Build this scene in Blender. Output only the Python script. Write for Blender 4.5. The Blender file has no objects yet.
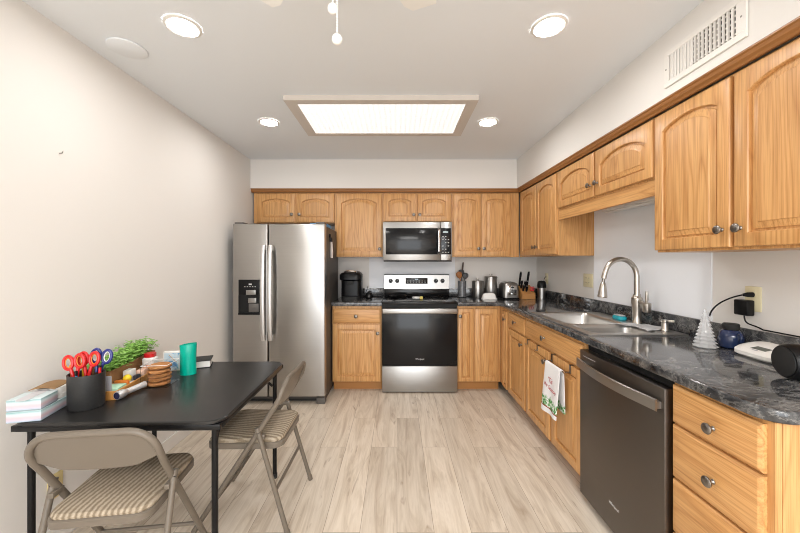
import bpy, bmesh, math, random
from mathutils import Vector, Matrix
random.seed(7)
R = math.radians
SC = bpy.context.scene
COL = SC.collection

# ---------------------------------------------------------------- camera
CAMZ = 1.324
cam = bpy.data.cameras.new('camera')
cam.sensor_width = 36.0
cam.lens = 342.0 / 800.0 * 36.0
cam.shift_x = 3.0 / 800.0
cam.shift_y = -5.0 / 800.0
cam.clip_start = 0.02
camo = bpy.data.objects.new('camera', cam)
camo.location = (0, 0, CAMZ)
camo.rotation_euler = (R(90), 0, 0)
COL.objects.link(camo)
SC.camera = camo

# ---------------------------------------------------------------- world, lights, exposure
W = bpy.data.worlds.new('world')
SC.world = W
W.use_nodes = True
W.node_tree.nodes['Background'].inputs[0].default_value = (0.9, 0.95, 1.0, 1)
W.node_tree.nodes['Background'].inputs[1].default_value = 0.6
SC.view_settings.view_transform = 'Standard'
SC.view_settings.look = 'None'
SC.view_settings.exposure = 0.82
SC.view_settings.gamma = 1.0
SC.cycles.filter_width = 1.0
SC.view_settings.use_curve_mapping = False

def area(name, loc, rot, sx, sy, power, col):
    l = bpy.data.lights.new(name, 'AREA')
    l.shape = 'RECTANGLE'; l.size = sx; l.size_y = sy
    l.energy = power; l.color = col
    o = bpy.data.objects.new(name, l)
    o.location = loc; o.rotation_euler = rot
    COL.objects.link(o)
    return o
# daylight through the glazed patio door in the rear wall of the dining end
area('patio_daylight', (0.03, -2.86, 1.12), (R(90), 0, 0), 2.9, 2.1, 50, (0.92, 0.96, 1.0))
# added fill light below the unseen dining-end ceiling, behind the camera
area('dining_end_fill', (0.03, -1.55, 2.425), (0, 0, 0), 1.6, 1.2, 62, (1.0, 0.985, 0.965))
E_CAN = 95.0
E_PANEL = 0.42

# ---------------------------------------------------------------- materials
def mat(name, col=(0.8, 0.8, 0.8), rough=0.5, metal=0.0, spec=0.5, **kw):
    m = bpy.data.materials.new(name); m.use_nodes = True
    b = m.node_tree.nodes['Principled BSDF']
    b.inputs['Base Color'].default_value = (*col, 1)
    b.inputs['Roughness'].default_value = rough
    b.inputs['Metallic'].default_value = metal
    b.inputs['Specular IOR Level'].default_value = spec
    for k, v in kw.items():
        b.inputs[k.replace('_', ' ')].default_value = v
    return m
def nt(m):
    t = m.node_tree
    return t, t.nodes['Principled BSDF']
def N(t, typ, **kw):
    n = t.nodes.new(typ)
    for k, v in kw.items(): setattr(n, k, v)
    return n
def S(rgb):
    return tuple(((c/255)/12.92 if c/255 <= 0.04045 else ((c/255+0.055)/1.055)**2.4) for c in rgb)
def ramp(t, stops, interp='LINEAR'):
    r = N(t, 'ShaderNodeValToRGB'); e = r.color_ramp.elements
    r.color_ramp.interpolation = interp
    while len(e) < len(stops): e.new(0.5)
    for k, (p, c) in enumerate(stops):
        e[k].position = p; e[k].color = (*c, 1) if len(c) == 3 else c
    return r
def objcoord(t, scale=(1, 1, 1), rand=True, rot=(0, 0, 0)):
    tc = N(t, 'ShaderNodeTexCoord'); src = tc.outputs['Object']
    if rand:
        oi = N(t, 'ShaderNodeObjectInfo'); mul = N(t, 'ShaderNodeVectorMath', operation='SCALE')
        cb = N(t, 'ShaderNodeCombineXYZ')
        for i in range(3): t.links.new(oi.outputs['Random'], cb.inputs[i])
        t.links.new(cb.outputs[0], mul.inputs[0]); mul.inputs['Scale'].default_value = 17.3
        ad = N(t, 'ShaderNodeVectorMath', operation='ADD')
        t.links.new(src, ad.inputs[0]); t.links.new(mul.outputs[0], ad.inputs[1]); src = ad.outputs[0]
    mp = N(t, 'ShaderNodeMapping')
    mp.inputs['Scale'].default_value = scale; mp.inputs['Rotation'].default_value = rot
    t.links.new(src, mp.inputs[0])
    return mp.outputs[0]
def noise(t, vec, scale, detail=4, rough=0.5, dist=0.0):
    n = N(t, 'ShaderNodeTexNoise')
    n.inputs['Scale'].default_value = scale; n.inputs['Detail'].default_value = detail
    n.inputs['Roughness'].default_value = rough; n.inputs['Distortion'].default_value = dist
    t.links.new(vec, n.inputs['Vector'])
    return n.outputs['Fac']
def mix(t, a, b, fac, mode='MIX'):
    m = N(t, 'ShaderNodeMix', data_type='RGBA', blend_type=mode)
    for i, v in ((6, a), (7, b)):
        if isinstance(v, tuple): m.inputs[i].default_value = (*v, 1) if len(v) == 3 else v
        else: t.links.new(v, m.inputs[i])
    if isinstance(fac, (int, float)): m.inputs[0].default_value = fac
    else: t.links.new(fac, m.inputs[0])
    return m.outputs[2]
def bump(t, b, h, strength=0.2, dist=0.002):
    n = N(t, 'ShaderNodeBump'); n.inputs['Strength'].default_value = strength; n.inputs['Distance'].default_value = dist
    t.links.new(h, n.inputs['Height']); t.links.new(n.outputs[0], b.inputs['Normal'])

def oak(name, horizontal=False):
    m = mat(name, (0.6, 0.35, 0.15), 0.36); t, b = nt(m)
    def ax(along, across): return (along, across, across) if horizontal else (across, across, along)
    # cathedral figure: rings of a stretched, warped cone around a line in the board
    v = objcoord(t, ax(0.42, 5.5))
    wv = N(t, 'ShaderNodeTexNoise'); wv.inputs['Scale'].default_value = 0.9; wv.inputs['Detail'].default_value = 2.5
    t.links.new(v, wv.inputs['Vector'])
    k = N(t, 'ShaderNodeMath', operation='MULTIPLY'); t.links.new(wv.outputs['Fac'], k.inputs[0]); k.inputs[1].default_value = 19.0
    fr = N(t, 'ShaderNodeMath', operation='PINGPONG'); t.links.new(k.outputs[0], fr.inputs[0]); fr.inputs[1].default_value = 0.5
    fine = noise(t, objcoord(t, ax(2.0, 95)), 1.0, 3, 0.6)
    pores = noise(t, objcoord(t, ax(5, 260)), 1.0, 2, 0.6)
    tone = noise(t, objcoord(t, ax(0.6, 6)), 1.2, 2)
    c1 = ramp(t, [(0.0, S((178, 124, 70))), (0.10, S((198, 147, 90))), (0.22, S((210, 161, 103))), (0.5, S((217, 170, 113)))])
    t.links.new(fr.outputs[0], c1.inputs[0])
    c2 = mix(t, c1.outputs[0], S((201, 150, 95)), tone)
    fm = ramp(t, [(0.32, (0.82, 0.77, 0.70)), (0.56, (1.05, 1.05, 1.05))]); t.links.new(fine, fm.inputs[0])
    c3 = mix(t, c2, fm.outputs[0], 0.8, 'MULTIPLY')
    pr = ramp(t, [(0.36, (0.66, 0.58, 0.48)), (0.50, (1, 1, 1))]); t.links.new(pores, pr.inputs[0])
    c4 = mix(t, c3, pr.outputs[0], 0.5, 'MULTIPLY')
    t.links.new(c4, b.inputs['Base Color'])
    bump(t, b, pores, 0.05, 0.001)
    return m
OAK = oak('oak_upright_grain'); OAKH = oak('oak_level_grain', True)
OAKD = mat('oak_shelf_edge', S((176, 122, 66)), 0.42)
def mould_mat():
    m = mat('oak_moulding', S((168, 112, 58)), 0.4); t, b = nt(m)
    n = noise(t, objcoord(t, (3, 3, 120)), 1.0, 3)
    t.links.new(mix(t, S((134, 88, 46)), S((160, 108, 58)), n), b.inputs['Base Color'])
    return m
MOULD = mould_mat()

def brushed(name, col, rough=0.3, aniso=0.55, dirn=(2, 2, 300)):
    m = mat(name, col, rough, 1.0); t, b = nt(m)
    n = noise(t, objcoord(t, dirn), 1.0, 2)
    r = N(t, 'ShaderNodeMapRange'); r.inputs['To Min'].default_value = rough - 0.05; r.inputs['To Max'].default_value = rough + 0.07
    t.links.new(n, r.inputs[0]); t.links.new(r.outputs[0], b.inputs['Roughness'])
    c = mix(t, tuple(x*0.93 for x in col), tuple(min(1, x*1.05) for x in col), n)
    t.links.new(c, b.inputs['Base Color'])
    b.inputs['Anisotropic'].default_value = aniso
    b.inputs['Anisotropic Rotation'].default_value = 0.25
    tg = N(t, 'ShaderNodeTangent', direction_type='RADIAL', axis='Z'); t.links.new(tg.outputs[0], b.inputs['Tangent'])
    return m
STEEL = brushed('brushed_steel', (0.40, 0.392, 0.38), 0.33)
FRIDGE = brushed('fridge_steel', (0.44, 0.425, 0.405), 0.31, 0.75)
DWSTEEL = brushed('dark_steel', (0.165, 0.148, 0.133), 0.40, 0.5)
NICKEL = mat('brushed_nickel', (0.52, 0.48, 0.43), 0.28, 1.0)
CHROME = mat('chrome', (0.75, 0.75, 0.75), 0.12, 1.0)
SATIN = mat('satin_steel', (0.66, 0.65, 0.64), 0.42, 1.0)
SINKM = mat('sink_steel', (0.60, 0.585, 0.565), 0.33, 1.0)
PEWTER = mat('pewter', (0.24, 0.22, 0.20), 0.30, 1.0)
BLACKGLASS = mat('black_glass', (0.009, 0.009, 0.010), 0.14, 0, 0.32)
BLACKPL = mat('black_plastic', (0.006, 0.006, 0.0065), 0.32, 0, 0.22)
BLACKMAT = mat('black_matte', (0.012, 0.012, 0.012), 0.65)
FRSIDE = mat('fridge_side', S((74, 71, 68)), 0.5)
GREYSIDE = mat('appliance_side_grey', S((92, 88, 84)), 0.5)
DARKGAP = mat('dark_void', (0.006, 0.006, 0.006), 0.9)
WHITEPL = mat('white_plastic', S((236, 234, 230)), 0.35)
WHITE = mat('white_paper', S((236, 233, 228)), 0.8)
IVORY = mat('ivory_plastic', S((222, 212, 176)), 0.4)
PRINT = mat('white_print', S((200, 200, 200)), 0.6)
TEAL = mat('teal_plastic', S((0, 176, 152)), 0.22, 0, 0.5)
RED = mat('red_plastic', S((205, 30, 34)), 0.3)
BLUEN = mat('navy_plastic', S((40, 48, 120)), 0.3)
YELLOW = mat('yellow_plastic', S((240, 205, 40)), 0.4)
GREEN = mat('pale_green_paper', S((176, 214, 186)), 0.7)
ORANGE = mat('orange_print', S((214, 120, 40)), 0.5)
SKYB = mat('blue_print', S((70, 150, 205)), 0.5)
BROWNP = mat('brown_card', S((150, 116, 78)), 0.8)
BAMBOO = mat('bamboo', S((206, 146, 78)), 0.45)
FRAMEW = mat('off_white_trim', S((206, 198, 190)), 0.5)
TRIMW = mat('white_trim', S((228, 224, 218)), 0.4)
GREYCARD = mat('grey_card', S((176, 176, 182)), 0.5)
WOODSP = mat('spoon_wood', S((150, 96, 52)), 0.6)

def paint(name, rgb, b_s=0.05, sc=160):
    m = mat(name, S(rgb), 0.7, 0, 0.3); t, b = nt(m)
    bump(t, b, noise(t, objcoord(t, rand=False), sc, 3), b_s, 0.002)
    return m
WALLP = paint('wall_paint', (226, 222, 217), 0.12, 90)
CEILP = paint('ceiling_paint', (228, 231, 234), 0.10, 70)
WALLW = paint('white_wall_panel', (236, 238, 242), 0.03, 40)

def marble():
    m = mat('dark_stone_laminate', (0.03, 0.03, 0.03), 0.09, 0, 0.6); t, b = nt(m)
    v = objcoord(t, (1, 1, 1), False)
    n1 = noise(t, v, 9, 6, 0.62, 1.6); n2 = noise(t, v, 26, 5, 0.65, 0.8); n3 = noise(t, v, 3.2, 8, 0.7, 2.5)
    c = ramp(t, [(0.30, S((30, 31, 33))), (0.44, S((56, 57, 60))), (0.56, S((82, 83, 84))), (0.72, S((118, 117, 116)))])
    t.links.new(n1, c.inputs[0])
    c2 = ramp(t, [(0.35, (0.5, 0.5, 0.52)), (0.7, (1.3, 1.28, 1.25))]); t.links.new(n2, c2.inputs[0])
    cc = mix(t, c.outputs[0], c2.outputs[0], 0.7, 'MULTIPLY')
    vr = ramp(t, [(0.475, (0, 0, 0)), (0.5, (1, 1, 1)), (0.525, (0, 0, 0))]); t.links.new(n3, vr.inputs[0])
    mm = N(t, 'ShaderNodeMath', operation='MULTIPLY'); t.links.new(vr.outputs[0], mm.inputs[0]); mm.inputs[1].default_value = 0.28
    t.links.new(mix(t, cc, S((176, 173, 168)), mm.outputs[0]), b.inputs['Base Color'])
    return m
STONE = marble()

def planks():
    m = mat('plank_floor', (0.6, 0.5, 0.4), 0.38, 0, 0.4); t, b = nt(m)
    v = objcoord(t, (1, 1, 1), False, (0, 0, R(90)))
    br = N(t, 'ShaderNodeTexBrick'); br.offset = 0.37; br.offset_frequency = 2
    br.inputs['Scale'].default_value = 1.0; br.inputs['Brick Width'].default_value = 1.22; br.inputs['Row Height'].default_value = 0.182
    br.inputs['Mortar Size'].default_value = 0.0012; br.inputs['Mortar Smooth'].default_value = 0.2; br.inputs['Bias'].default_value = 0.0
    br.inputs['Color1'].default_value = (0, 0, 0, 1); br.inputs['Color2'].default_value = (1, 1, 1, 1); br.inputs['Mortar'].default_value = (0.5, 0.5, 0.5, 1)
    t.links.new(v, br.inputs['Vector'])
    # each plank shifts the grain
    tc = objcoord(t, (1, 1, 1), False)
    sh = N(t, 'ShaderNodeVectorMath', operation='SCALE'); t.links.new(br.outputs['Color'], sh.inputs[0]); sh.inputs['Scale'].default_value = 9.0
    ad = N(t, 'ShaderNodeVectorMath', operation='ADD'); t.links.new(tc, ad.inputs[0]); t.links.new(sh.outputs[0], ad.inputs[1])
    mp = N(t, 'ShaderNodeMapping'); mp.inputs['Scale'].default_value = (14, 1.5, 1); t.links.new(ad.outputs[0], mp.inputs[0])
    g = noise(t, mp.outputs[0], 1.0, 6, 0.6, 1.4)
    mp2 = N(t, 'ShaderNodeMapping'); mp2.inputs['Scale'].default_value = (110, 4, 1); t.links.new(ad.outputs[0], mp2.inputs[0])
    f = noise(t, mp2.outputs[0], 1.0, 3, 0.6)
    mp3 = N(t, 'ShaderNodeMapping'); mp3.inputs['Scale'].default_value = (9, 2.2, 1); t.links.new(ad.outputs[0], mp3.inputs[0])
    k = noise(t, mp3.outputs[0], 1.0, 3, 0.5, 3.0)
    c = ramp(t, [(0.26, S((177, 158, 138))), (0.44, S((208, 194, 176))), (0.60, S((223, 211, 195))), (0.8, S((205, 190, 172)))])
    t.links.new(g, c.inputs[0])
    tone = mix(t, (0.90, 0.895, 0.89), (1.05, 1.05, 1.05), br.outputs['Color'])
    c1 = mix(t, c.outputs[0], tone, 1.0, 'MULTIPLY')
    fr = ramp(t, [(0.3, (0.86, 0.84, 0.82)), (0.55, (1, 1, 1))]); t.links.new(f, fr.inputs[0])
    c2 = mix(t, c1, fr.outputs[0], 0.7, 'MULTIPLY')
    kr = ramp(t, [(0.64, (0, 0, 0)), (0.80, (0.85, 0.85, 0.85))]); t.links.new(k, kr.inputs[0])
    c3 = mix(t, c2, S((150, 128, 106)), kr.outputs[0])
    c4 = mix(t, c3, S((150, 132, 112)), br.outputs['Fac'])
    t.links.new(c4, b.inputs['Base Color'])
    bump(t, b, f, 0.04, 0.001)
    return m
FLOORM = planks()

def emit(name, col, s):
    m = bpy.data.materials.new(name); m.use_nodes = True; t = m.node_tree
    b = t.nodes['Principled BSDF']; b.inputs['Base Color'].default_value = (0.8, 0.8, 0.8, 1)
    b.inputs['Emission Color'].default_value = (*col, 1); b.inputs['Emission Strength'].default_value = s
    return m
CANM = emit('downlight_lens', (1.0, 0.985, 0.965), E_CAN)
def panel_emit():
    m = emit('prismatic_lens', (1.0, 0.995, 0.98), E_PANEL); t, b = nt(m)
    ck = N(t, 'ShaderNodeTexVoronoi'); ck.inputs['Scale'].default_value = 26; ck.inputs['Randomness'].default_value = 0.0
    t.links.new(objcoord(t, rand=False), ck.inputs['Vector'])
    r = N(t, 'ShaderNodeMapRange'); r.inputs['To Min'].default_value = E_PANEL*1.3; r.inputs['To Max'].default_value = E_PANEL*0.45
    t.links.new(ck.outputs['Distance'], r.inputs[0]); t.links.new(r.outputs[0], b.inputs['Emission Strength'])
    return m
PANELM = panel_emit()
def clear(name, col, rough=0.03, trans=1.0, ior=1.45):
    return mat(name, col, rough, 0, 0.5, Transmission_Weight=trans, IOR=ior)
GLASS = clear('clear_plastic', (1, 1, 1), 0.02, 1.0, 1.2)
ACRYL = clear('clear_acrylic', (0.98, 0.985, 0.99), 0.16, 0.65, 1.3)
JUGM = mat('blue_glass', S((30, 44, 78)), 0.12, 0, 0.6)
PANE = clear('window_glass', (1, 1, 1), 0.0, 1.0, 1.45)
CHAIRM = mat('taupe_paint', S((108, 99, 88)), 0.38, 0, 0.4)
TABLEM = mat('black_vinyl_top', (0.018, 0.017, 0.0165), 0.30, 0, 0.4)
def fabric():
    m = mat('ribbed_fabric', (0.4, 0.34, 0.27), 0.9, 0, 0.1); t, b = nt(m)
    v = objcoord(t, rand=False, rot=(0, 0, R(8)))
    w = N(t, 'ShaderNodeTexWave', wave_type='BANDS', bands_direction='X'); w.inputs['Scale'].default_value = 16.5
    w.inputs['Distortion'].default_value = 1.4; w.inputs['Detail Scale'].default_value = 4
    t.links.new(v, w.inputs['Vector'])
    c = ramp(t, [(0.1, S((104, 94, 81))), (0.45, S((150, 138, 122))), (0.9, S((190, 179, 163)))]); t.links.new(w.outputs['Fac'], c.inputs[0])
    t.links.new(mix(t, c.outputs[0], S((150, 134, 112)), noise(t, v, 300, 2)), b.inputs['Base Color'])
    bump(t, b, w.outputs['Fac'], 0.5, 0.003)
    return m
FABRIC = fabric()
def mottled(name, a, bb, sc, rough=0.6, dist=0.5):
    m = mat(name, a, rough); t, b = nt(m)
    t.links.new(mix(t, a, bb, noise(t, objcoord(t), sc, 4, 0.6, dist)), b.inputs['Base Color'])
    return m
LEAF = mottled('leaf_green', S((84, 150, 46)), S((168, 214, 104)), 14, 0.5)
COOKIE = mottled('cookie', S((196, 138, 80)), S((150, 92, 46)), 40, 0.8)
PLANTERM = mottled('planter_wood', S((170, 128, 84)), S((140, 100, 62)), 20, 0.7)
CLOTHG = mottled('grey_cloth', S((196, 196, 196)), S((168, 168, 170)), 120, 0.9)
HOLDER = mottled('black_mesh', (0.012, 0.012, 0.012), (0.03, 0.03, 0.03), 90, 0.5)
def carton():
    m = mat('tissue_carton', S((170, 200, 204)), 0.55); t, b = nt(m)
    tc = N(t, 'ShaderNodeTexCoord'); sp = N(t, 'ShaderNodeSeparateXYZ'); t.links.new(tc.outputs['Object'], sp.inputs[0])
    r = N(t, 'ShaderNodeMapRange'); r.inputs['From Max'].default_value = 0.05; t.links.new(sp.outputs[2], r.inputs[0])
    c = ramp(t, [(0.0, S((130, 168, 176))), (0.10, S((180, 184, 204))), (0.35, S((206, 172, 180))), (0.62, S((190, 206, 210))), (0.80, S((96, 148, 150))), (0.86, S((204, 220, 222)))])
    t.links.new(r.outputs[0], c.inputs[0])
    n = noise(t, objcoord(t, (12, 12, 4)), 1.5, 3)
    t.links.new(mix(t, c.outputs[0], mix(t, c.outputs[0], S((226, 232, 236)), 0.35), n), b.inputs['Base Color'])
    return m
CARTON = carton()
def picture_card():
    m = mat('photo_card', S((170, 200, 220)), 0.4); t, b = nt(m)
    n = noise(t, objcoord(t, (14, 14, 14)), 1.2, 2, 0.5, 1.0)
    c = ramp(t, [(0.40, S((84, 150, 200))), (0.5, S((196, 218, 230))), (0.7, S((228, 230, 232)))], 'LINEAR'); t.links.new(n, c.inputs[0])
    t.links.new(c.outputs[0], b.inputs['Base Color'])
    return m
CARDM = picture_card()
def towel_mat():
    m = mat('printed_towel', S((238, 238, 240)), 0.9, 0, 0.1); t, b = nt(m)
    tc = N(t, 'ShaderNodeTexCoord'); sp = N(t, 'ShaderNodeSeparateXYZ'); t.links.new(tc.outputs['Object'], sp.inputs[0])
    v = objcoord(t, rand=False)
    n = noise(t, v, 55, 4, 0.6); n2 = noise(t, v, 26, 2)
    ma = N(t, 'ShaderNodeMath', operation='MULTIPLY_ADD'); t.links.new(n2, ma.inputs[0]); ma.inputs[1].default_value = 0.10; t.links.new(sp.outputs[2], ma.inputs[2])
    up = ramp(t, [(0.0, (1, 1, 1)), (0.155, (1, 1, 1)), (0.175, (0, 0, 0))]); t.links.new(ma.outputs[0], up.inputs[0])
    lo = N(t, 'ShaderNodeMath', operation='GREATER_THAN'); t.links.new(sp.outputs[2], lo.inputs[0]); lo.inputs[1].default_value = 0.055
    mk = N(t, 'ShaderNodeMath', operation='MULTIPLY'); t.links.new(up.outputs[0], mk.inputs[0]); t.links.new(lo.outputs[0], mk.inputs[1])
    g = ramp(t, [(0.40, S((60, 128, 66))), (0.5, S((120, 176, 112))), (0.56, S((236, 240, 236)))]); t.links.new(n, g.inputs[0])
    c = mix(t, S((238, 238, 240)), g.outputs[0], mk.outputs[0])
    rl = ramp(t, [(0.048, (0, 0, 0)), (0.050, (1, 1, 1)), (0.055, (1, 1, 1)), (0.057, (0, 0, 0))], 'CONSTANT'); t.links.new(sp.outputs[2], rl.inputs[0])
    t.links.new(mix(t, c, S((150, 60, 60)), rl.outputs[0]), b.inputs['Base Color'])
    bump(t, b, noise(t, v, 400, 2), 0.15, 0.001)
    return m
TOWELM = towel_mat()
TOWELRED = mat('towel_print_red', S((176, 50, 66)), 0.8)

# ---------------------------------------------------------------- mesh helpers
class MB:
    def __init__(s): s.bm = bmesh.new()
    def _geo(s, vs, fs):
        v = [s.bm.verts.new(p) for p in vs]; out = []
        for f in fs:
            try: out.append(s.bm.faces.new([v[i] for i in f]))
            except ValueError: pass
        return v, out
    def box(s, x0, x1, y0, y1, z0, z1, bev=0.0, seg=2):
        v, f = s._geo([(x, y, z) for z in (z0, z1) for y in (y0, y1) for x in (x0, x1)],
                      [(0, 2, 3, 1), (4, 5, 7, 6), (0, 1, 5, 4), (2, 6, 7, 3), (0, 4, 6, 2), (1, 3, 7, 5)])
        if bev > 0:
            ed = list({e for q in f for e in q.edges})
            bmesh.ops.bevel(s.bm, geom=ed, offset=min(bev, 0.49*min(x1-x0, y1-y0, z1-z0)), segments=seg, affect='EDGES', profile=0.5)
        return s
    def rings(s, rings, cap0=True, cap1=True, closed=True):
        vs = [[s.bm.verts.new(p) for p in r] for r in rings]
        n = len(vs[0])
        for a, b in zip(vs, vs[1:]):
            for i in range(n if closed else n-1):
                j = (i+1) % n
                try: s.bm.faces.new((a[i], a[j], b[j], b[i]))
                except ValueError: pass
        if cap0: s.bm.faces.new(vs[0][::-1])
        if cap1: s.bm.faces.new(vs[-1])
        return s
    def tube(s, pts, r, seg=10, closed=False, caps=True, flat=1.0):
        P = [Vector(p) for p in pts]; n = len(P); rr = r if isinstance(r, (list, tuple)) else [r]*n
        up = None; rings = []
        for i in range(n):
            if closed: d = (P[(i+1) % n]-P[i-1]).normalized()
            else: d = (P[min(i+1, n-1)]-P[max(i-1, 0)]).normalized()
            if up is None:
                up = Vector((0, 0, 1)) if abs(d.z) < 0.9 else Vector((0, 1, 0))
            u = (up-d*up.dot(d)).normalized(); up = u; w = d.cross(u)
            rings.append([P[i]+(u*math.cos(2*math.pi*k/seg)*flat+w*math.sin(2*math.pi*k/seg))*rr[i] for k in range(seg)])
        if closed: rings.append(rings[0]); caps = False
        if closed:
            vs = [[s.bm.verts.new(p) for p in q] for q in rings[:-1]]
            for i in range(n):
                a, b = vs[i], vs[(i+1) % n]
                for k in range(seg): s.bm.faces.new((a[k], a[(k+1) % seg], b[(k+1) % seg], b[k]))
            return s
        return s.rings(rings, caps, caps)
    def cyl(s, p0, p1, r, seg=20): return s.tube([p0, p1], r, seg)
    def lathe(s, prof, o=(0, 0, 0), axis=(0, 0, 1), seg=24, cap0=True, cap1=True, sx=1.0, sy=1.0):
        A = Vector(axis).normalized(); q = Vector((0, 0, 1)).rotation_difference(A); o = Vector(o)
        return s.rings([[o + q @ Vector((max(r, 1e-4)*sx*math.cos(2*math.pi*k/seg), max(r, 1e-4)*sy*math.sin(2*math.pi*k/seg), z)) for k in range(seg)] for r, z in prof], cap0, cap1)
    def prism(s, poly, a, b, axis='y'):
        f = {'y': lambda p, t: (p[0], t, p[1]), 'z': lambda p, t: (p[0], p[1], t), 'x': lambda p, t: (t, p[0], p[1])}[axis]
        return s.rings([[f(p, a) for p in poly], [f(p, b) for p in poly]])
    def ball(s, c, r, seg=16, squash=1.0):
        n = 8; return s.lathe([(r*math.sin(math.pi*i/n), -r*squash*math.cos(math.pi*i/n)) for i in range(n+1)], c, seg=seg)
    def build(s, name, m, parent=None, smooth=True, ang=35, loc=None):
        bmesh.ops.recalc_face_normals(s.bm, faces=s.bm.faces[:])
        me = bpy.data.meshes.new(name); s.bm.to_mesh(me); s.bm.free()
        if smooth:
            me.polygons.foreach_set('use_smooth', [True]*len(me.polygons)); me.set_sharp_from_angle(angle=R(ang))
        me.materials.append(m)
        o = bpy.data.objects.new(name, me); COL.objects.link(o)
        if parent is not None: o.parent = parent
        if loc is not None: o.location = loc
        return o
def tag(o, label, cat, group=None):
    o['label'] = label; o['category'] = cat
    if group: o['group'] = group
    return o
def thing(name, label, cat, loc=(0, 0, 0), rz=0, group=None):
    o = bpy.data.objects.new(name, None); COL.objects.link(o)
    o.empty_display_size = 0.05
    o.location = loc; o.rotation_euler = (0, 0, rz)
    return tag(o, label, cat, group)
def struct(name, mb, m, smooth=False):
    o = mb.build(name, m, smooth=smooth); o['kind'] = 'structure'; return o
def dup(root, loc, rz, label, group=None):
    r = root.copy(); COL.objects.link(r); r.location = loc; r.rotation_euler = (0, 0, rz); r['label'] = label
    if group: r['group'] = group
    for ch in list(root.children):
        c = ch.copy(); COL.objects.link(c); c.parent = r
        for g in list(ch.children):
            d = g.copy(); COL.objects.link(d); d.parent = c
    return r
def text(name, body, size, m, parent, loc, rot=(R(90), 0, 0), ext=0.0004, shear=0.0, align='CENTER'):
    c = bpy.data.curves.new('t', 'FONT'); c.body = body; c.size = size; c.extrude = ext; c.align_x = align; c.shear = shear; c.resolution_u = 3
    o = bpy.data.objects.new('t', c); COL.objects.link(o)
    dg = bpy.context.evaluated_depsgraph_get()
    me = bpy.data.meshes.new_from_object(o.evaluated_get(dg)); bpy.data.objects.remove(o)
    me.materials.clear(); me.materials.append(m)
    p = bpy.data.objects.new(name, me); COL.objects.link(p); p.parent = parent; p.location = loc; p.rotation_euler = rot
    return p
def rrect(x0, x1, y0, y1, r, k=5):
    out = []
    for cx, cy, a0 in ((x1-r, y1-r, 0), (x0+r, y1-r, 90), (x0+r, y0+r, 180), (x1-r, y0+r, 270)):
        for i in range(k+1):
            a = R(a0+90*i/k); out.append((cx+r*math.cos(a), cy+r*math.sin(a)))
    return out
def arc(c, r, a0, a1, n, plane='xz', other=0.0):
    o = []
    for i in range(n+1):
        a = R(a0+(a1-a0)*i/n); u, v = c[0]+r*math.cos(a), c[1]+r*math.sin(a)
        o.append({'xz': (u, other, v), 'xy': (u, v, other), 'yz': (other, u, v)}[plane])
    return o
def bez(p0, p1, p2, p3, n=14):
    p0, p1, p2, p3 = map(Vector, (p0, p1, p2, p3)); o = []
    for i in range(n+1):
        t = i/n; o.append(p0*(1-t)**3+p1*3*t*(1-t)**2+p2*3*t*t*(1-t)+p3*t**3)
    return o

# ---------------------------------------------------------------- room shell
XL, XR, YB, YR, ZC = -1.603, 1.66, 4.07, -2.95, 2.44
struct('floor', MB().box(XL-0.1, XR+0.1, YR-0.1, YB+0.1, -0.1, 0), FLOORM)
struct('ceiling', MB().box(XL-0.1, XR+0.1, YR-0.1, YB+0.1, ZC, ZC+0.1), CEILP)
struct('wall_left', MB().box(XL-0.1, XL, YR-0.1, YB+0.1, 0, ZC), WALLP)
struct('wall_right', MB().box(XR, XR+0.1, YR-0.1, YB+0.1, 0, ZC), WALLP)
struct('wall_back', MB().box(XL, XR, YB, YB+0.1, 0, ZC), WALLP)
wr = MB()
PX0, PX1 = -1.46, 1.52
wr.box(XL, PX0, YR-0.1, YR, 0, ZC); wr.box(PX1, XR, YR-0.1, YR, 0, ZC); wr.box(PX0, PX1, YR-0.1, YR, 2.22, ZC)
struct('wall_rear', wr, WALLP)
dr = MB()
for a, b, c, d in ((PX0, PX0+0.06, 0, 2.22), (PX1-0.06, PX1, 0, 2.22), (PX0+0.06, PX1-0.06, 2.16, 2.22), (PX0+0.06, PX1-0.06, 0, 0.06), (0.0, 0.06, 0.06, 2.16)):
    dr.box(a, b, YR-0.08, YR-0.03, c, d)
d1 = struct('door_1', dr, TRIMW)
MB().box(PX0+0.06, PX1-0.06, YR-0.058, YR-0.052, 0.06, 2.16).build('pane', PANE, d1)
ZS = 2.125
SOFX, SOFY = 1.312, 3.74
struct('trim_1', MB().box(XL, XR, SOFY, YB, ZS, ZC), WALLP)                  # bulkhead over the back cabinets
struct('trim_2', MB().box(SOFX, XR, -0.4, SOFY, ZS, ZC), WALLP)             # bulkhead over the right cabinets
struct('trim_3', MB().box(1.654, XR, 1.80, 2.87, 1.009, 2.08), WALLW)       # smooth white wall panel behind the sink
struct('trim_4', MB().box(-0.33, 0.69, 4.064, YB, 1.009, 1.76), WALLW)      # smooth white wall panel behind the range
mo = MB()
prof = [(0.0, 2.083), (-0.012, 2.083), (-0.016, 2.092), (-0.024, 2.10), (-0.028, 2.112), (-0.034, 2.118), (-0.034, 2.1245), (0.0, 2.1245)]
yf = 3.789
# moulding swept along the back run, mitred, then along the right run
path = [(XL+0.001, None), ]
ringA = [(XL+0.002, yf+p-0.015, z) for p, z in prof]
ringB = [(1.361+p-0.015, yf+p-0.015, z) for p, z in prof]
ringC = [(1.361+p-0.015, -0.38, z) for p, z in prof]
mo.rings([ringA, ringB, ringC])
struct('trim_5', mo, MOULD)
bb = MB().box(XL+0.0005, XL+0.014, YR+0.02, 3.1, 0.0005, 0.092, 0.004)
struct('baseboard_left', bb, TRIMW)

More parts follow.
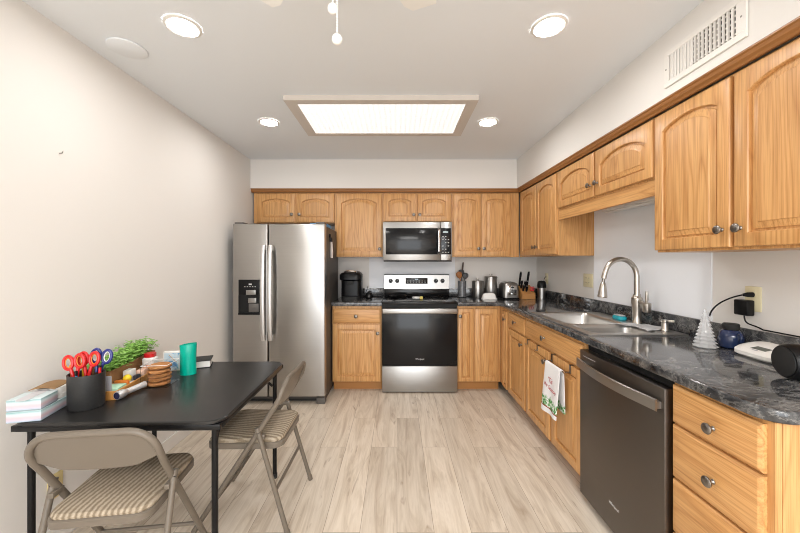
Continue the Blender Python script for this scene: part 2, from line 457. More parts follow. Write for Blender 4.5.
# ---------------------------------------------------------------- cabinets
def door_rings(mb, x0, x1, z0, z1, yf, arch=False, fw=0.052, t=0.019):
    NA = 12; w = x1-x0; fw = min(fw, 0.24*w); kx = min(1.0, (w-2*fw)/0.115)
    rise = min(0.13*(w-2*fw), 0.34*(z1-z0-2*fw)) if arch else 0.0
    def outer(i, y):
        a, b, c, d = x0+i, x1-i, z0+i, z1-i
        o0, o1 = x0+fw, x1-fw
        return [(a, y, c), (b, y, c), (b, y, d)] + [(o1+(o0-o1)*k/(NA+1), y, d) for k in range(1, NA+1)] + [(a, y, d)]
    def inner(i, y):
        i *= kx
        a, b, c, d = x0+fw+i, x1-fw-i, z0+fw+i, z1-fw-i
        sp = d-rise; pts = [(a, y, c), (b, y, c), (b, y, sp)]
        for k in range(1, NA+1):
            u = 1-2*k/(NA+1); pts.append((b+(a-b)*k/(NA+1), y, sp+rise*(1-u*u)**0.8 if arch else d))
        return pts+[(a, y, sp)]
    rs = [outer(0, yf+t), outer(0, yf+0.005), outer(0.0025, yf+0.0015), outer(0.006, yf), inner(0, yf), inner(0.003, yf+0.005), inner(0.004, yf+0.015), inner(0.012, yf+0.015), inner(0.014, yf+0.010), inner(0.038, yf+0.003), inner(0.040, yf+0.0005)]
    mb.rings(rs)
    return mb
KN = [(0.0075, 0.0), (0.0085, 0.002), (0.006, 0.004), (0.0055, 0.014), (0.011, 0.017), (0.017, 0.020), (0.0182, 0.024), (0.0155, 0.0275), (0.008, 0.029), (0.0, 0.0295)]
def knob(parent, x, z, y=-0.0195):
    return MB().lathe(KN, (x, y, z), (0, -1, 0), 16).build('knob', NICKEL if False else PEWTER, parent, ang=50)
def cabinet(name, label, loc, rz, w, depth, z0, z1, doors=(), drawers=(), toe=False, group=None, hollow=False, false_front=(), cat='cabinet'):
    c = thing(name, label, cat, loc, rz, group)
    b = MB()
    if hollow:
        zb = z0 if not toe else 0.10
        b.box(0.0, 0.018, 0.020, depth, zb, z1); b.box(w-0.018, w, 0.020, depth, zb, z1)
        b.box(0.018, w-0.018, 0.020, depth, zb, zb+0.018); b.box(0.018, w-0.018, depth-0.008, depth, zb+0.018, z1)
    else: b.box(0, w, 0.020, depth, z0, z1)
    b.build('body', OAK, c, smooth=False)
    f = MB()
    zb = 0.10 if toe else z0
    f.box(0, w, 0.0, 0.0195, zb, z1, 0.0015, 1)
    f.build('face_frame', OAK, c)
    if toe: MB().box(0.0, w, 0.075, 0.09, 0.001, 0.099).build('toe_kick', OAKD, c, smooth=False)
    for dd in doors:
        x0, x1, a, bz, arch = dd[:5]
        d = door_rings(MB(), x0, x1, a, bz, -0.0195, arch).build('door', OAK, c, ang=25)
        if len(dd) > 5: knob(d, dd[5], dd[6])
    for dd in list(drawers)+list(false_front):
        x0, x1, a, bz = dd[:4]
        m = MB()
        i = 0.010
        R0 = lambda ins, y: [(x0+ins, y, a+ins), (x1-ins, y, a+ins), (x1-ins, y, bz-ins), (x0+ins, y, bz-ins)]
        m.rings([R0(0, -0.0005), R0(0, -0.011), R0(0.003, -0.014), R0(0.009, -0.0185), R0(0.012, -0.0195)])
        d = m.build('drawer' if dd in drawers else 'false_front', OAKH, c, ang=25)
        for kx, kz in dd[4:]: knob(d, kx, kz)
    return c
UF = 3.7895            # face-frame plane of the back uppers (doors stand 0.0195 in front)
DB = 4.063-UF
def ub(px, Y=3.77): return (px-397.0)*Y/342.0
G_UP = None
# over the fridge
def back_upper(label, X0, X1, z0, doors, z1=2.083, loc_y=UF):
    D = [(a-X0, b-X0, p, q, True, kx-X0, kz) for a, b, p, q, kx, kz in doors]
    return cabinet('wall_cabinet', label, (X0, loc_y, 0), 0, X1-X0, DB, z0, z1, D)
zt = 2.070
back_upper('short oak two-door wall cabinet above the refrigerator', -1.585, -0.692, 1.747, [(-1.545, -1.128, 1.757, zt, -1.158, 1.842), (-1.104, -0.696, 1.757, zt, -1.074, 1.842)])
back_upper('tall oak wall cabinet with one arched door above the coffee maker', -0.690, -0.158, 1.374, [(-0.668, -0.168, 1.385, zt, -0.192, 1.462)])
back_upper('short oak two-door wall cabinet above the microwave', -0.156, 0.604, 1.757, [(-0.146, 0.208, 1.767, zt, 0.184, 1.838), (0.226, 0.594, 1.767, zt, 0.250, 1.838)])
back_upper('oak wall cabinet with two narrow arched doors above the canisters', 0.606, 1.352, 1.374, [(0.620, 0.919, 1.385, zt, 0.897, 1.466), (0.932, 1.258, 1.385, zt, 0.957, 1.466)])
# right uppers: local x runs from the far end towards the camera
UX = 1.3595; DR = 1.6595-UX-0.001
def right_upper(label, Yfar, Ynear, z0, doors, extra=None):
    D = [(Yfar-a, Yfar-b, p, q, True, Yfar-ky, kz) for a, b, p, q, ky, kz in doors]
    return cabinet('wall_cabinet', label, (UX, Yfar, 0), R(-90), Yfar-Ynear, DR, z0, 2.083, D)
right_upper('oak two-door wall cabinet in the right corner above the outlet plate', 3.783, 2.877, 1.374, [(3.710, 3.315, 1.385, zt, 3.342, 1.462), (3.300, 2.892, 1.385, zt, 3.274, 1.462)])
rs_ = right_upper('short wide oak two-door wall cabinet above the sink', 2.875, 1.787, 1.757, [(2.862, 2.335, 1.767, zt, 2.372, 1.85), (2.318, 1.800, 1.767, zt, 2.286, 1.85)])
MB().box(0.001, 1.087, 0.001, 0.019, 1.672, 1.757, 0.002, 1).build('valance', OAKH, rs_)
cab_a = right_upper('large oak two-door wall cabinet nearest the camera below the air vent', 1.785, 0.93, 1.371, [(1.783, 1.380, 1.382, zt, 1.410, 1.455), (1.362, 0.945, 1.382, zt, 1.334, 1.455)])
# under-cabinet light behind the valance
ul = thing('under_cabinet_light', 'slim white under-cabinet light behind the valance over the sink', 'light', (1.598, 2.30, 1.7565))
MB().box(-0.045, 0.045, -0.30, 0.30, -0.058, 0.0, 0.006).build('housing', WHITEPL, ul)
MB().box(-0.035, 0.035, -0.28, 0.28, -0.066, -0.0585, 0.002).build('lens', WHITEPL, ul)

# base cabinets
BF = 3.4795; BD = 4.064-BF
XA = -0.657
cabinet('base_cabinet', 'oak base cabinet with one drawer and one door between refrigerator and range', (XA, BF, 0), 0, 0.500, BD, 0.0, 0.874,
        [(0.010, 0.490, 0.108, 0.688, False, 0.462, 0.60)], [(0.010, 0.490, 0.699, 0.846, (0.243, 0.770))], True, hollow=True)
BX = 1.0535; BDR = 1.658-BX
# corner cabinet: back doors and the narrow door on the right run are one unit
cc_ = cabinet('corner_base_cabinet', 'oak corner base cabinet with tall plain doors right of the range', (0.612, BF, 0), 0, BX-0.612+0.0, BD, 0.0, 0.874,
        [(0.006, 0.163, 0.108, 0.846, False, 0.026, 0.772), (0.178, 0.408, 0.108, 0.846, False)], [], True, hollow=True)
m = MB(); m.box(BX-0.612, BX-0.612+0.0195, -0.245, -0.0005, 0.10, 0.874, 0.0015, 1); m.build('face_frame', OAK, cc_)
dmb = door_rings(MB(), 0.0, 0.135, 0.108, 0.846, -0.0195, False, 0.036)
dn = dmb.build('door', OAK, cc_, ang=25); dn.rotation_euler = (0, 0, R(-90)); dn.location = (BX-0.612, 3.375-BF, 0); knob(dn, 0.104, 0.772)
def Ry(Y0, Y): return Y0-Y
y0 = 3.232
cabinet('base_cabinet', 'narrow oak base cabinet with small drawer over one door by the corner', (BX, y0, 0), R(-90), y0-2.772, BDR, 0, 0.874,
        [(y0-3.186, y0-2.784, 0.108, 0.704, False, y0-2.83, 0.635)], [(y0-3.186, y0-2.784, 0.718, 0.852, (y0-2.99, 0.790))], True, hollow=True)
y0 = 2.770
sinkcab = cabinet('sink_base_cabinet', 'oak sink base cabinet with long false front over two doors', (BX, y0, 0), R(-90), y0-1.915, BDR, 0, 0.874,
        [(y0-2.750, y0-2.331, 0.108, 0.704, False, y0-2.375, 0.628), (y0-2.296, y0-1.922, 0.108, 0.704, False)], [], True, hollow=True,
        false_front=[(y0-2.762, y0-1.922, 0.718, 0.852, (y0-2.40, 0.786))])
y0 = 1.298
cabinet('drawer_cabinet', 'oak drawer cabinet with stacked drawers at the counter end', (BX, y0, 0), R(-90), y0-0.952, BDR, 0, 0.874, [],
        [(y0-1.291, y0-0.972, 0.721, 0.861, (y0-1.118, 0.778)), (y0-1.291, y0-0.972, 0.517, 0.712, (y0-1.118, 0.604)), (y0-1.291, y0-0.972, 0.312, 0.508, (y0-1.118, 0.41)), (y0-1.291, y0-0.972, 0.108, 0.303, (y0-1.118, 0.205))], True, hollow=True)

# ---------------------------------------------------------------- worktops
ZT0, ZT = 0.8755, 0.914
CX, CYB = 1.024, 3.432
SX0, SX1, SY0, SY1 = 1.075, 1.600, 1.905, 2.715     # cut-out under the sink rim
def slab(mb, faces, h):
    cache = {}
    def V(p):
        k = (round(p[0], 4), round(p[1], 4))
        if k not in cache: cache[k] = mb.bm.verts.new((p[0], p[1], ZT))
        return cache[k]
    fs = [mb.bm.faces.new([V(p) for p in f]) for f in faces]
    bmesh.ops.recalc_face_normals(mb.bm, faces=fs)
    r = bmesh.ops.extrude_face_region(mb.bm, geom=fs)
    for v in [g for g in r['geom'] if isinstance(g, bmesh.types.BMVert)]: v.co.z -= h
    bmesh.ops.recalc_face_normals(mb.bm, faces=mb.bm.faces[:])
    ed = [e for e in mb.bm.edges if len(e.link_faces) == 2 and e.calc_face_angle(0) > 0.8 and abs(e.verts[0].co.z-e.verts[1].co.z) < 1e-4]
    bmesh.ops.bevel(mb.bm, geom=ed, offset=0.008, segments=3, affect='EDGES', profile=0.5)
cx2 = 1.6585
rc = [(CX+0.07-0.07*math.cos(R(a)), 0.93+0.07-0.07*math.sin(R(a))) for a in range(0, 91, 10)]
Yb2 = 4.0685
faces = [
    [(CX, 1.5)]+rc+[(cx2, 0.93), (cx2, 1.5), (SX1, 1.5), (SX0, 1.5)],
    [(CX, 1.5), (SX0, 1.5), (SX0, SY0), (CX, SY0)], [(SX0, 1.5), (SX1, 1.5), (SX1, SY0), (SX0, SY0)], [(SX1, 1.5), (cx2, 1.5), (cx2, SY0), (SX1, SY0)],
    [(CX, SY0), (SX0, SY0), (SX0, SY1), (CX, SY1)], [(SX1, SY0), (cx2, SY0), (cx2, SY1), (SX1, SY1)],
    [(CX, SY1), (SX0, SY1), (SX0, CYB), (CX, CYB)], [(SX0, SY1), (SX1, SY1), (SX1, CYB), (SX0, CYB)], [(SX1, SY1), (cx2, SY1), (cx2, CYB), (SX1, CYB)],
    [(0.610, CYB), (CX, CYB), (CX, Yb2), (0.610, Yb2)], [(CX, CYB), (SX0, CYB), (SX0, Yb2), (CX, Yb2)],
    [(SX0, CYB), (SX1, CYB), (SX1, Yb2), (SX0, Yb2)], [(SX1, CYB), (cx2, CYB), (cx2, Yb2), (SX1, Yb2)]]
wt = thing('countertop', 'long L-shaped dark grey marbled countertop holding the sink', 'countertop')
m = MB(); slab(m, faces, ZT-ZT0); m.build('worktop', STONE, wt, ang=40)
m = MB(); m.box(0.6105, 1.6385, 4.049, 4.0690, ZT+0.0002, 1.008, 0.004); m.box(1.6390, 1.6590, 0.932, 4.0690, ZT+0.0002, 1.008, 0.004); m.build('backsplash', STONE, wt)
wl = thing('countertop', 'short dark grey marbled countertop between refrigerator and range', 'countertop')
m = MB(); slab(m, [[(-0.660, CYB), (-0.154, CYB), (-0.154, Yb2), (-0.660, Yb2)]], ZT-ZT0); m.build('worktop', STONE, wl, ang=40)
MB().box(-0.660, -0.154, 4.049, 4.0690, ZT+0.0002, 1.008, 0.004).build('backsplash', STONE, wl)

# ---------------------------------------------------------------- sink, faucet
sk = thing('kitchen_sink', 'stainless double-bowl sink set into the dark countertop', 'sink', (1.335, 2.31, ZT))
m = MB(); zr = 0.0065
ox, oy = 1.335, 2.31
X0, X1, Y0, Y1 = 1.060-ox, 1.612-ox, 1.890-oy, 2.735-oy
bowls = [(1.095-ox, 1.500-ox, 1.925-oy, 2.205-oy), (1.095-ox, 1.500-ox, 2.205-oy, 2.700-oy)]
def face(mb, pts): mb.bm.faces.new([mb.bm.verts.new(p) for p in pts])
for a, b, c, d in ((X0, X1, Y0, bowls[0][2]), (X0, X1, bowls[1][3], Y1), (X0, bowls[0][0], bowls[0][2], bowls[1][3]), (bowls[0][1], X1, bowls[0][2], bowls[1][3])):
    face(m, [(a, c, zr), (b, c, zr), (b, d, zr), (a, d, zr)])
for pa, pb in (((X0, Y0), (X1, Y0)), ((X1, Y0), (X1, Y1)), ((X1, Y1), (X0, Y1)), ((X0, Y1), (X0, Y0))):
    face(m, [(*pa, zr), (*pb, zr), (*pb, 0.0006), (*pa, 0.0006)])
def around(x0, x1, y0, y1, r, z, k=5, to_rect=None):
    out = []
    for cx, cy, a0 in ((x1-r, y1-r, 0), (x0+r, y1-r, 90), (x0+r, y0+r, 180), (x1-r, y0+r, 270)):
        for i in range(k+1):
            a = R(a0+90*i/k); c, s_ = math.cos(a), math.sin(a)
            if to_rect: mm = max(abs(c), abs(s_)); out.append((min(max(cx+c*r*9/mm if abs(c) > 0.999*mm else cx+c/mm*(r+to_rect), x0-to_rect), x1+to_rect), min(max(cy+s_*r*9/mm if abs(s_) > 0.999*mm else cy+s_/mm*(r+to_rect), y0-to_rect), y1+to_rect), z))
            else: out.append((cx+r*c, cy+r*s_, z))
    return out
for (a, b, c, d) in bowls:
    i = 0.014
    q = (a+i, b-i, c+i, d-i)
    rs = [around(*q, 0.05, zr, to_rect=i), around(*q, 0.05, zr), around(q[0]+0.004, q[1]-0.004, q[2]+0.004, q[3]-0.004, 0.048, zr-0.004),
          around(q[0]+0.007, q[1]-0.007, q[2]+0.007, q[3]-0.007, 0.046, -0.02), around(q[0]+0.014, q[1]-0.014, q[2]+0.014, q[3]-0.014, 0.05, -0.16),
          around(q[0]+0.03, q[1]-0.03, q[2]+0.03, q[3]-0.03, 0.05, -0.182), around(q[0]+0.07, q[1]-0.07, q[2]+0.07, q[3]-0.07, 0.03, -0.186)]
    m.rings(rs, False, True)
bmesh.ops.remove_doubles(m.bm, verts=m.bm.verts[:], dist=0.0004)
m.build('basin', SINKM, sk, ang=50)
for (a, b, c, d) in bowls:
    MB().lathe([(0.042, -0.1855), (0.042, -0.182), (0.034, -0.181), (0.0, -0.184)], ((a+b)/2, (c+d)/2, 0), seg=20).build('drain', CHROME, sk)
ZD = ZT+zr+0.0008
fa = thing('faucet', 'brushed nickel gooseneck pull-down faucet behind the sink', 'faucet', (1.565, 2.232, ZD))
MB().lathe([(0.030, 0), (0.030, 0.006), (0.026, 0.012), (0.024, 0.05), (0.026, 0.10), (0.031, 0.14), (0.031, 0.165), (0.024, 0.172), (0.021, 0.185), (0.021, 0.19), (0.0, 0.19)], seg=24).build('base', NICKEL, fa)
pts = [(0, 0, 0.188), (0, 0, 0.30)] + [(-0.105+0.105*math.cos(R(a)), 0, 0.30+0.118*math.sin(R(a))) for a in range(8, 166, 8)]
pts += [(-0.212, 0, 0.312), (-0.216, 0, 0.292)]
MB().tube(pts, [0.0165]*2+[0.0155]*(len(pts)-2), 16).build('gooseneck', NICKEL, fa)
MB().tube([(-0.216, 0, 0.291), (-0.219, 0, 0.268)], 0.009, 14).build('hose_collar', PEWTER, fa)
MB().lathe([(0.010, 0), (0.017, 0.012), (0.020, 0.03), (0.026, 0.072), (0.029, 0.094), (0.025, 0.100), (0.0, 0.100)], (-0.219, 0, 0.268), (-0.06, 0, -1), 20).build('spray_head', NICKEL, fa)
h = MB(); h.cyl((0.0, -0.02, 0.145), (0.0, -0.085, 0.13), 0.014, 16); h.lathe([(0.020, 0), (0.024, 0.01), (0.026, 0.055), (0.018, 0.06), (0.0, 0.062)], (0.0, -0.088, 0.085), seg=18); h.tube([(0, -0.088, 0.142), (0, -0.089, 0.165), (0, -0.09, 0.215)], [0.007, 0.010, 0.008], 12)
h.build('lever', NICKEL, fa)
sd = thing('soap_dispenser', 'short nickel soap dispenser at the near corner of the sink', 'soap dispenser', (1.555, 1.985, ZD))
MB().lathe([(0.021, 0), (0.021, 0.006), (0.017, 0.012), (0.017, 0.05), (0.0, 0.05)]).build('base', NICKEL, sd)
MB().lathe([(0.012, 0.0505), (0.018, 0.052), (0.018, 0.064), (0.0, 0.066)]).build('pump_head', NICKEL, sd)
MB().tube([(0.0, 0, 0.058), (0.03, -0.03, 0.06)], 0.007, 10).build('nozzle', NICKEL, sd)
# grey cloth spread on the sink ledge
m = MB(); nx, ny = 12, 14
def cl(u, v):
    x = 1.425+0.165*u+0.02*math.sin(5*v); y = 1.945+0.08*u+(0.285-0.155*u)*v
    over = max(0.0, 1.487-x)
    return (x, y, ZD+0.006+0.003*math.sin(9*u+4*v)+0.002*math.sin(17*v)+0.003-over*0.03)
top = [[cl(i/nx, j/ny) for j in range(ny+1)] for i in range(nx+1)]
def sheet(mb, g, th):
    A = [[mb.bm.verts.new(p) for p in r] for r in g]; B = [[mb.bm.verts.new((p[0], p[1], p[2]-th)) for p in r] for r in g]
    n1, n2 = len(g)-1, len(g[0])-1
    for i in range(n1):
        for j in range(n2):
            mb.bm.faces.new((A[i][j], A[i+1][j], A[i+1][j+1], A[i][j+1])); mb.bm.faces.new((B[i][j], B[i][j+1], B[i+1][j+1], B[i+1][j]))
    for i in range(n1):
        mb.bm.faces.new((A[i][0], B[i][0], B[i+1][0], A[i+1][0])); mb.bm.faces.new((A[i][n2], A[i+1][n2], B[i+1][n2], B[i][n2]))
    for j in range(n2):
        mb.bm.faces.new((A[0][j], A[0][j+1], B[0][j+1], B[0][j])); mb.bm.faces.new((A[n1][j], B[n1][j], B[n1][j+1], A[n1][j+1]))
sheet(m, top, 0.0035)
tag(m.build('dishcloth', CLOTHG, ang=80), 'grey dishcloth spread on the sink ledge by the faucet', 'cloth')
sp = thing('scrub_brush', 'turquoise scrubber lying on the sink ledge behind the faucet', 'scrubber', (1.545, 2.375, ZD))
m = MB(); m.rings([[(x, y, z) for x, y in rrect(-0.028+i, 0.028-i, -0.05+i, 0.05-i, 0.022)] for z, i in ((0, 0.004), (0.006, 0), (0.02, 0), (0.026, 0.005))]); m.build('body', mat('turquoise_plastic', S((28, 160, 176)), 0.4), sp)
MB().box(-0.018, 0.018, -0.04, 0.04, 0.0265, 0.034, 0.004).build('bristle_pad', CLOTHG, sp)

# ---------------------------------------------------------------- dishwasher
dy0 = 1.9115
dw = thing('dishwasher', 'dark stainless dishwasher with bowed handle under the counter', 'dishwasher', (1.0335, dy0, 0), R(-90))
w = 0.612
MB().box(0.004, w-0.004, 0.035, 0.60, 0.045, 0.868).build('tub', DARKGAP, dw, smooth=False)
MB().box(0.002, w-0.006, -0.012, 0.034, 0.042, 0.836, 0.004).build('door', DWSTEEL, dw)
MB().box(0.01, w-0.01, 0.05, 0.07, 0.001, 0.044).build('toe_kick', BLACKMAT, dw, smooth=False)
hb = MB(); n = 20; rings = []
for i in range(n+1):
    t_ = i/n; x = 0.012+t_*(w-0.032); b_ = -0.030-0.030*math.sin(math.pi*t_)
    hz = 0.024
    rings.append([(x, b_, 0.768-hz), (x, b_-0.007, 0.768-hz+0.003), (x, b_-0.007, 0.768+hz-0.003), (x, b_, 0.768+hz)])
hb.rings(rings); hb.box(0.014, 0.034, -0.033, -0.0125, 0.755, 0.781); hb.box(w-0.042, w-0.022, -0.033, -0.0125, 0.755, 0.781)
hb.build('handle', STEEL, dw)
MB().box(0.035, 0.15, -0.0128, -0.0122, 0.8065, 0.8085).build('badge_line', PRINT, dw, smooth=False)
text('logo', 'Whirlpool', 0.017, PRINT, dw, (0.30, -0.0126, 0.165))

# ---------------------------------------------------------------- range
rg = thing('range', 'stainless electric range with black glass oven door between base cabinets', 'stove', (0.2285, 3.43, 0))
hw = 0.378
m = MB(); m.box(-hw, hw, 0.03, 0.625, 0.035, 0.898)
for sx in (-1, 1):
    for yy in (0.08, 0.56): m.cyl((sx*0.32, yy, 0.0005), (sx*0.32, yy, 0.036), 0.016, 12)
m.build('body', BLACKMAT, rg)
MB().box(-hw, hw, 0.0, 0.029, 0.014, 0.272, 0.004).build('storage_drawer', STEEL, rg)
dv = MB().box(-hw, hw, -0.004, 0.029, 0.279, 0.856, 0.004).build('oven_door', BLACKGLASS, rg)
text('logo', 'Whirlpool', 0.021, PRINT, dv, (0.0, -0.0046, 0.340))
hd = MB(); hd.box(-hw+0.004, hw-0.004, -0.048, -0.022, 0.806, 0.858, 0.007, 3)
for sx in (-1, 1): hd.box(sx*0.35-0.012, sx*0.35+0.012, -0.024, -0.0045, 0.818, 0.846)
hd.build('handle', STEEL, rg)
MB().box(-hw-0.001, hw+0.001, -0.022, 0.565, 0.8985, 0.9185, 0.005).build('cooktop', BLACKGLASS, rg)
for bx, by, br_ in ((-0.19, 0.13, 0.105), (0.19, 0.13, 0.085), (-0.19, 0.40, 0.078), (0.19, 0.40, 0.10)):
    m = MB(); m.lathe([(br_, 0.9187), (br_, 0.9192), (br_-0.004, 0.9192), (br_-0.004, 0.9187)], (bx, by, 0), seg=40, cap0=False, cap1=False); m.build('burner_ring', mat('burner_mark', S((70, 70, 72)), 0.3), rg)
m = MB(); m.box(-hw, hw, 0.560, 0.628, 0.9188, 1.006, 0.003); m.build('backguard_riser', BLACKGLASS, rg)
bg = MB().rings([[(-hw, 0.552, 1.005), (hw, 0.552, 1.005), (hw, 0.566, 1.168), (-hw, 0.566, 1.168)], [(-hw, 0.628, 1.005), (hw, 0.628, 1.005), (hw, 0.628, 1.168), (-hw, 0.628, 1.168)]]).build('backguard', STEEL, rg, smooth=False)
MB().box(-0.128, 0.128, 0.5535, 0.560, 1.064, 1.132, 0.002).build('control_panel', BLACKGLASS, bg)
cp = MB()
for i in range(7):
    for j in range(2): cp.box(-0.112+i*0.034, -0.098+i*0.034, 0.5531, 0.5536, 1.074+j*0.02, 1.079+j*0.02)
cp.build('button_print', PRINT, bg, smooth=False)
MB().box(-0.018, 0.018, 0.5530, 0.5536, 1.113, 1.122).build('clock_display', mat('display_glow', S((190, 210, 220)), 0.4), bg, smooth=False)
MB().box(-hw, hw, 0.560, 0.628, 1.1685, 1.176, 0.002).build('top_cap', BLACKMAT, rg)
for kx in (-0.302, -0.226, 0.225, 0.302):
    k = MB().lathe([(0.024, 0.0), (0.024, 0.006), (0.019, 0.008), (0.017, 0.030), (0.0, 0.031)], (kx, 0.556, 1.098), (0, -1, 0.08), 20).build('knob', BLACKPL, bg)
    MB().box(kx-0.0015, kx+0.0015, 0.520, 0.5245, 1.10, 1.116).build('pointer', PRINT, k, smooth=False)
# things on the cooktop
ZK = 0.9200
sr = thing('spoon_rest', 'small white spoon rest with yellow end on the black cooktop', 'spoon rest', (0.215, 3.70, ZK))
m = MB(); m.lathe([(0.03, 0), (0.045, 0.004), (0.055, 0.018), (0.053, 0.02), (0.042, 0.008), (0.0, 0.006)], seg=24, sx=1.0, sy=0.8); m.build('dish', WHITEPL, sr)
MB().box(0.028, 0.062, -0.058, -0.03, 0.0, 0.03, 0.006).build('tip', mat('butter_yellow', S((226, 206, 110)), 0.5), sr)
sk2 = thing('skillet', 'small black skillet on the left back burner of the range', 'pan', (0.012, 3.82, ZK+0.0))
m = MB(); m.lathe([(0.07, 0), (0.085, 0.006), (0.098, 0.028), (0.096, 0.029), (0.08, 0.010), (0.0, 0.009)], seg=28); m.build('pan', BLACKPL, sk2)
m = MB(); m.tube([(-0.02, -0.085, 0.024), (-0.045, -0.13, 0.034), (-0.07, -0.19, 0.042)], [0.008, 0.010, 0.011], 10); m.build('handle', BLACKMAT, sk2)

# ---------------------------------------------------------------- microwave
mw = thing('microwave', 'stainless over-the-range microwave with black glass door below short cabinet', 'microwave', (0.2225, 3.685, 1.322))
q = 0.371; H = 0.432
MB().box(-q, q, 0.0255, 0.375, 0.012, H-0.001).build('body', GREYSIDE, mw, smooth=False)
MB().box(-q, 0.247, 0.0, 0.025, 0.015, H-0.004, 0.003).build('door', STEEL, mw)
MB().box(-q+0.026, 0.243, -0.003, 0.0005, 0.078, 0.362, 0.002).build('window', BLACKGLASS, mw)
m = MB(); m.box(0.2495, q, 0.0, 0.025, 0.015, H-0.004, 0.003); m.build('side_panel', STEEL, mw)
kp = MB().box(0.252, q-0.012, -0.003, 0.0005, 0.078, 0.362, 0.002).build('keypad', BLACKGLASS, mw)
m = MB()
for j in range(6):
    for i in range(3):
        if (i+j) % 4 == 3: continue
        m.box(0.264+i*0.030, 0.279+i*0.030, -0.0036, -0.0031, 0.098+j*0.034, 0.105+j*0.034)
m.build('button_print', PRINT, kp, smooth=False)
MB().box(0.272, 0.328, -0.0036, -0.0031, 0.31, 0.328).build('clock_display', mat('display_print', S((170, 185, 190)), 0.4), kp, smooth=False)
m = MB(); m.tube([(0.225, -0.003, 0.088), (0.225, -0.036, 0.11), (0.225, -0.04, 0.22), (0.225, -0.036, 0.33), (0.225, -0.003, 0.352)], 0.013, 12); m.build('handle', CHROME, mw)
MB().box(-q+0.004, q-0.004, 0.004, 0.37, 0.0, 0.0115).build('vent_grille', BLACKMAT, mw, smooth=False)

# ---------------------------------------------------------------- refrigerator
FX0, FX1, FY = -1.518, -0.664, 3.155
fr = thing('refrigerator', 'stainless side-by-side refrigerator with ice dispenser beside the left wall', 'refrigerator', ((FX0+FX1)/2, FY, 0))
hx = (FX1-FX0)/2; seam = -1.190-(FX0+FX1)/2
MB().box(-hx+0.004, hx-0.006, 0.075, 0.72, 0.03, 1.655).build('body', FRSIDE, fr, smooth=False)
dl = MB().box(-hx, seam-0.004, 0.0, 0.07, 0.075, 1.672, 0.010, 3).build('freezer_door', FRIDGE, fr)
drr = MB().box(seam+0.004, hx, 0.0, 0.07, 0.075, 1.672, 0.010, 3).build('fridge_door', FRIDGE, fr)
for sx, pr in ((-1, dl), (1, drr)):
    x = seam+sx*0.032; m = MB(); rings = []
    for i in range(21):
        t_ = i/20; z = 0.60+t_*0.875; y = -0.028-0.032*math.sin(math.pi*t_)**0.6
        rings.append([(x+a, y+b, z) for a, b in ((-0.019, 0.004), (-0.017, -0.008), (-0.008, -0.013), (0.008, -0.013), (0.017, -0.008), (0.019, 0.004))])
    m.rings(rings)
    for z in (0.63, 1.445): m.box(x-0.012, x+0.012, -0.03, -0.0005, z-0.02, z+0.02)
    m.build('handle', SATIN, pr)
MB().box(-hx+0.02, hx-0.09, 0.09, 0.12, 0.004, 0.072).build('base_grille', BLACKMAT, fr, smooth=False)
for sx in (-1, 1):
    MB().box(sx*(hx-0.045)-0.04, sx*(hx-0.045)+0.04, 0.02, 0.088, 0.0008, 0.060, 0.005).build('foot', GREYSIDE, fr)
    MB().box(sx*(hx-0.05)-0.04, sx*(hx-0.05)+0.04, 0.02, 0.12, 1.6728, 1.690, 0.004).build('hinge_cover', GREYSIDE, fr)
# dispenser: x 238.5..262, y 279.5..314 in the photo
ds = thing
px = lambda p: (p-397)*FY/342-(FX0+FX1)/2
pz = lambda p: CAMZ-(p-261.5)*FY/342
d0, d1_, dz0, dz1 = px(238.7), px(262.0), pz(314), pz(279.6)
zz = pz(295)
m = MB(); m.box(d0, d1_, -0.006, -0.0005, zz, dz1, 0.002); m.box(d0, d0+0.012, -0.006, -0.0005, dz0, zz); m.box(d1_-0.012, d1_, -0.006, -0.0005, dz0, zz); m.box(d0, d1_, -0.014, -0.0005, dz0-0.006, dz0+0.012, 0.002)
dp = m.build('dispenser', BLACKPL, dl)
MB().box(d0+0.012, d1_-0.012, -0.0015, -0.0005, dz0+0.012, zz).build('recess', DARKGAP, dp, smooth=False)
MB().box(px(246.5), px(256), -0.012, -0.0062, pz(294.6), pz(290), 0.002).build('chute', STEEL, dp)
MB().box(px(248.5), px(256.5), -0.010, -0.002, pz(303), pz(298), 0.002).build('paddle', STEEL, dp)
MB().box(px(249), px(259), -0.008, -0.002, pz(312), pz(303.5), 0.002).build('lower_paddle', GREYSIDE, dp)
m = MB()
for i in range(5): m.box(px(244.5+i*2.6), px(245.7+i*2.6), -0.0066, -0.0061, pz(287), pz(286.3))
m.box(px(249), px(252), -0.0066, -0.0061, pz(285), pz(283.5)); m.build('icon_print', PRINT, dp, smooth=False)
# flat blue box on top, tool hanging on its side
tag(MB().box(-0.84, -0.68, 3.29, 3.55, 1.6565, 1.692, 0.003).build('tray', SKYB), 'flat blue tray lying on top of the refrigerator', 'tray')
hk = thing('hanging_scraper', 'pale-handled kitchen tool hanging on the refrigerator side', 'kitchen tool', (FX1-0.0052, 3.42, 1.36))
MB().tube([(0.016, 0.0, 0.0), (0.015, 0.004, 0.06), (0.012, 0.012, 0.16)], [0.013, 0.014, 0.010], 10, flat=0.6).build('handle', mat('pale_handle', S((206, 196, 188)), 0.5), hk)
m = MB(); m.box(0.0, 0.012, -0.04, 0.05, 0.20, 0.235, 0.003); m.tube([(0.006, 0.012, 0.21), (0.014, 0.012, 0.19), (0.012, 0.012, 0.155)], 0.006, 8); m.box(0.001, 0.014, -0.03, -0.005, 0.16, 0.21, 0.003); m.build('hook', BLACKPL, hk)

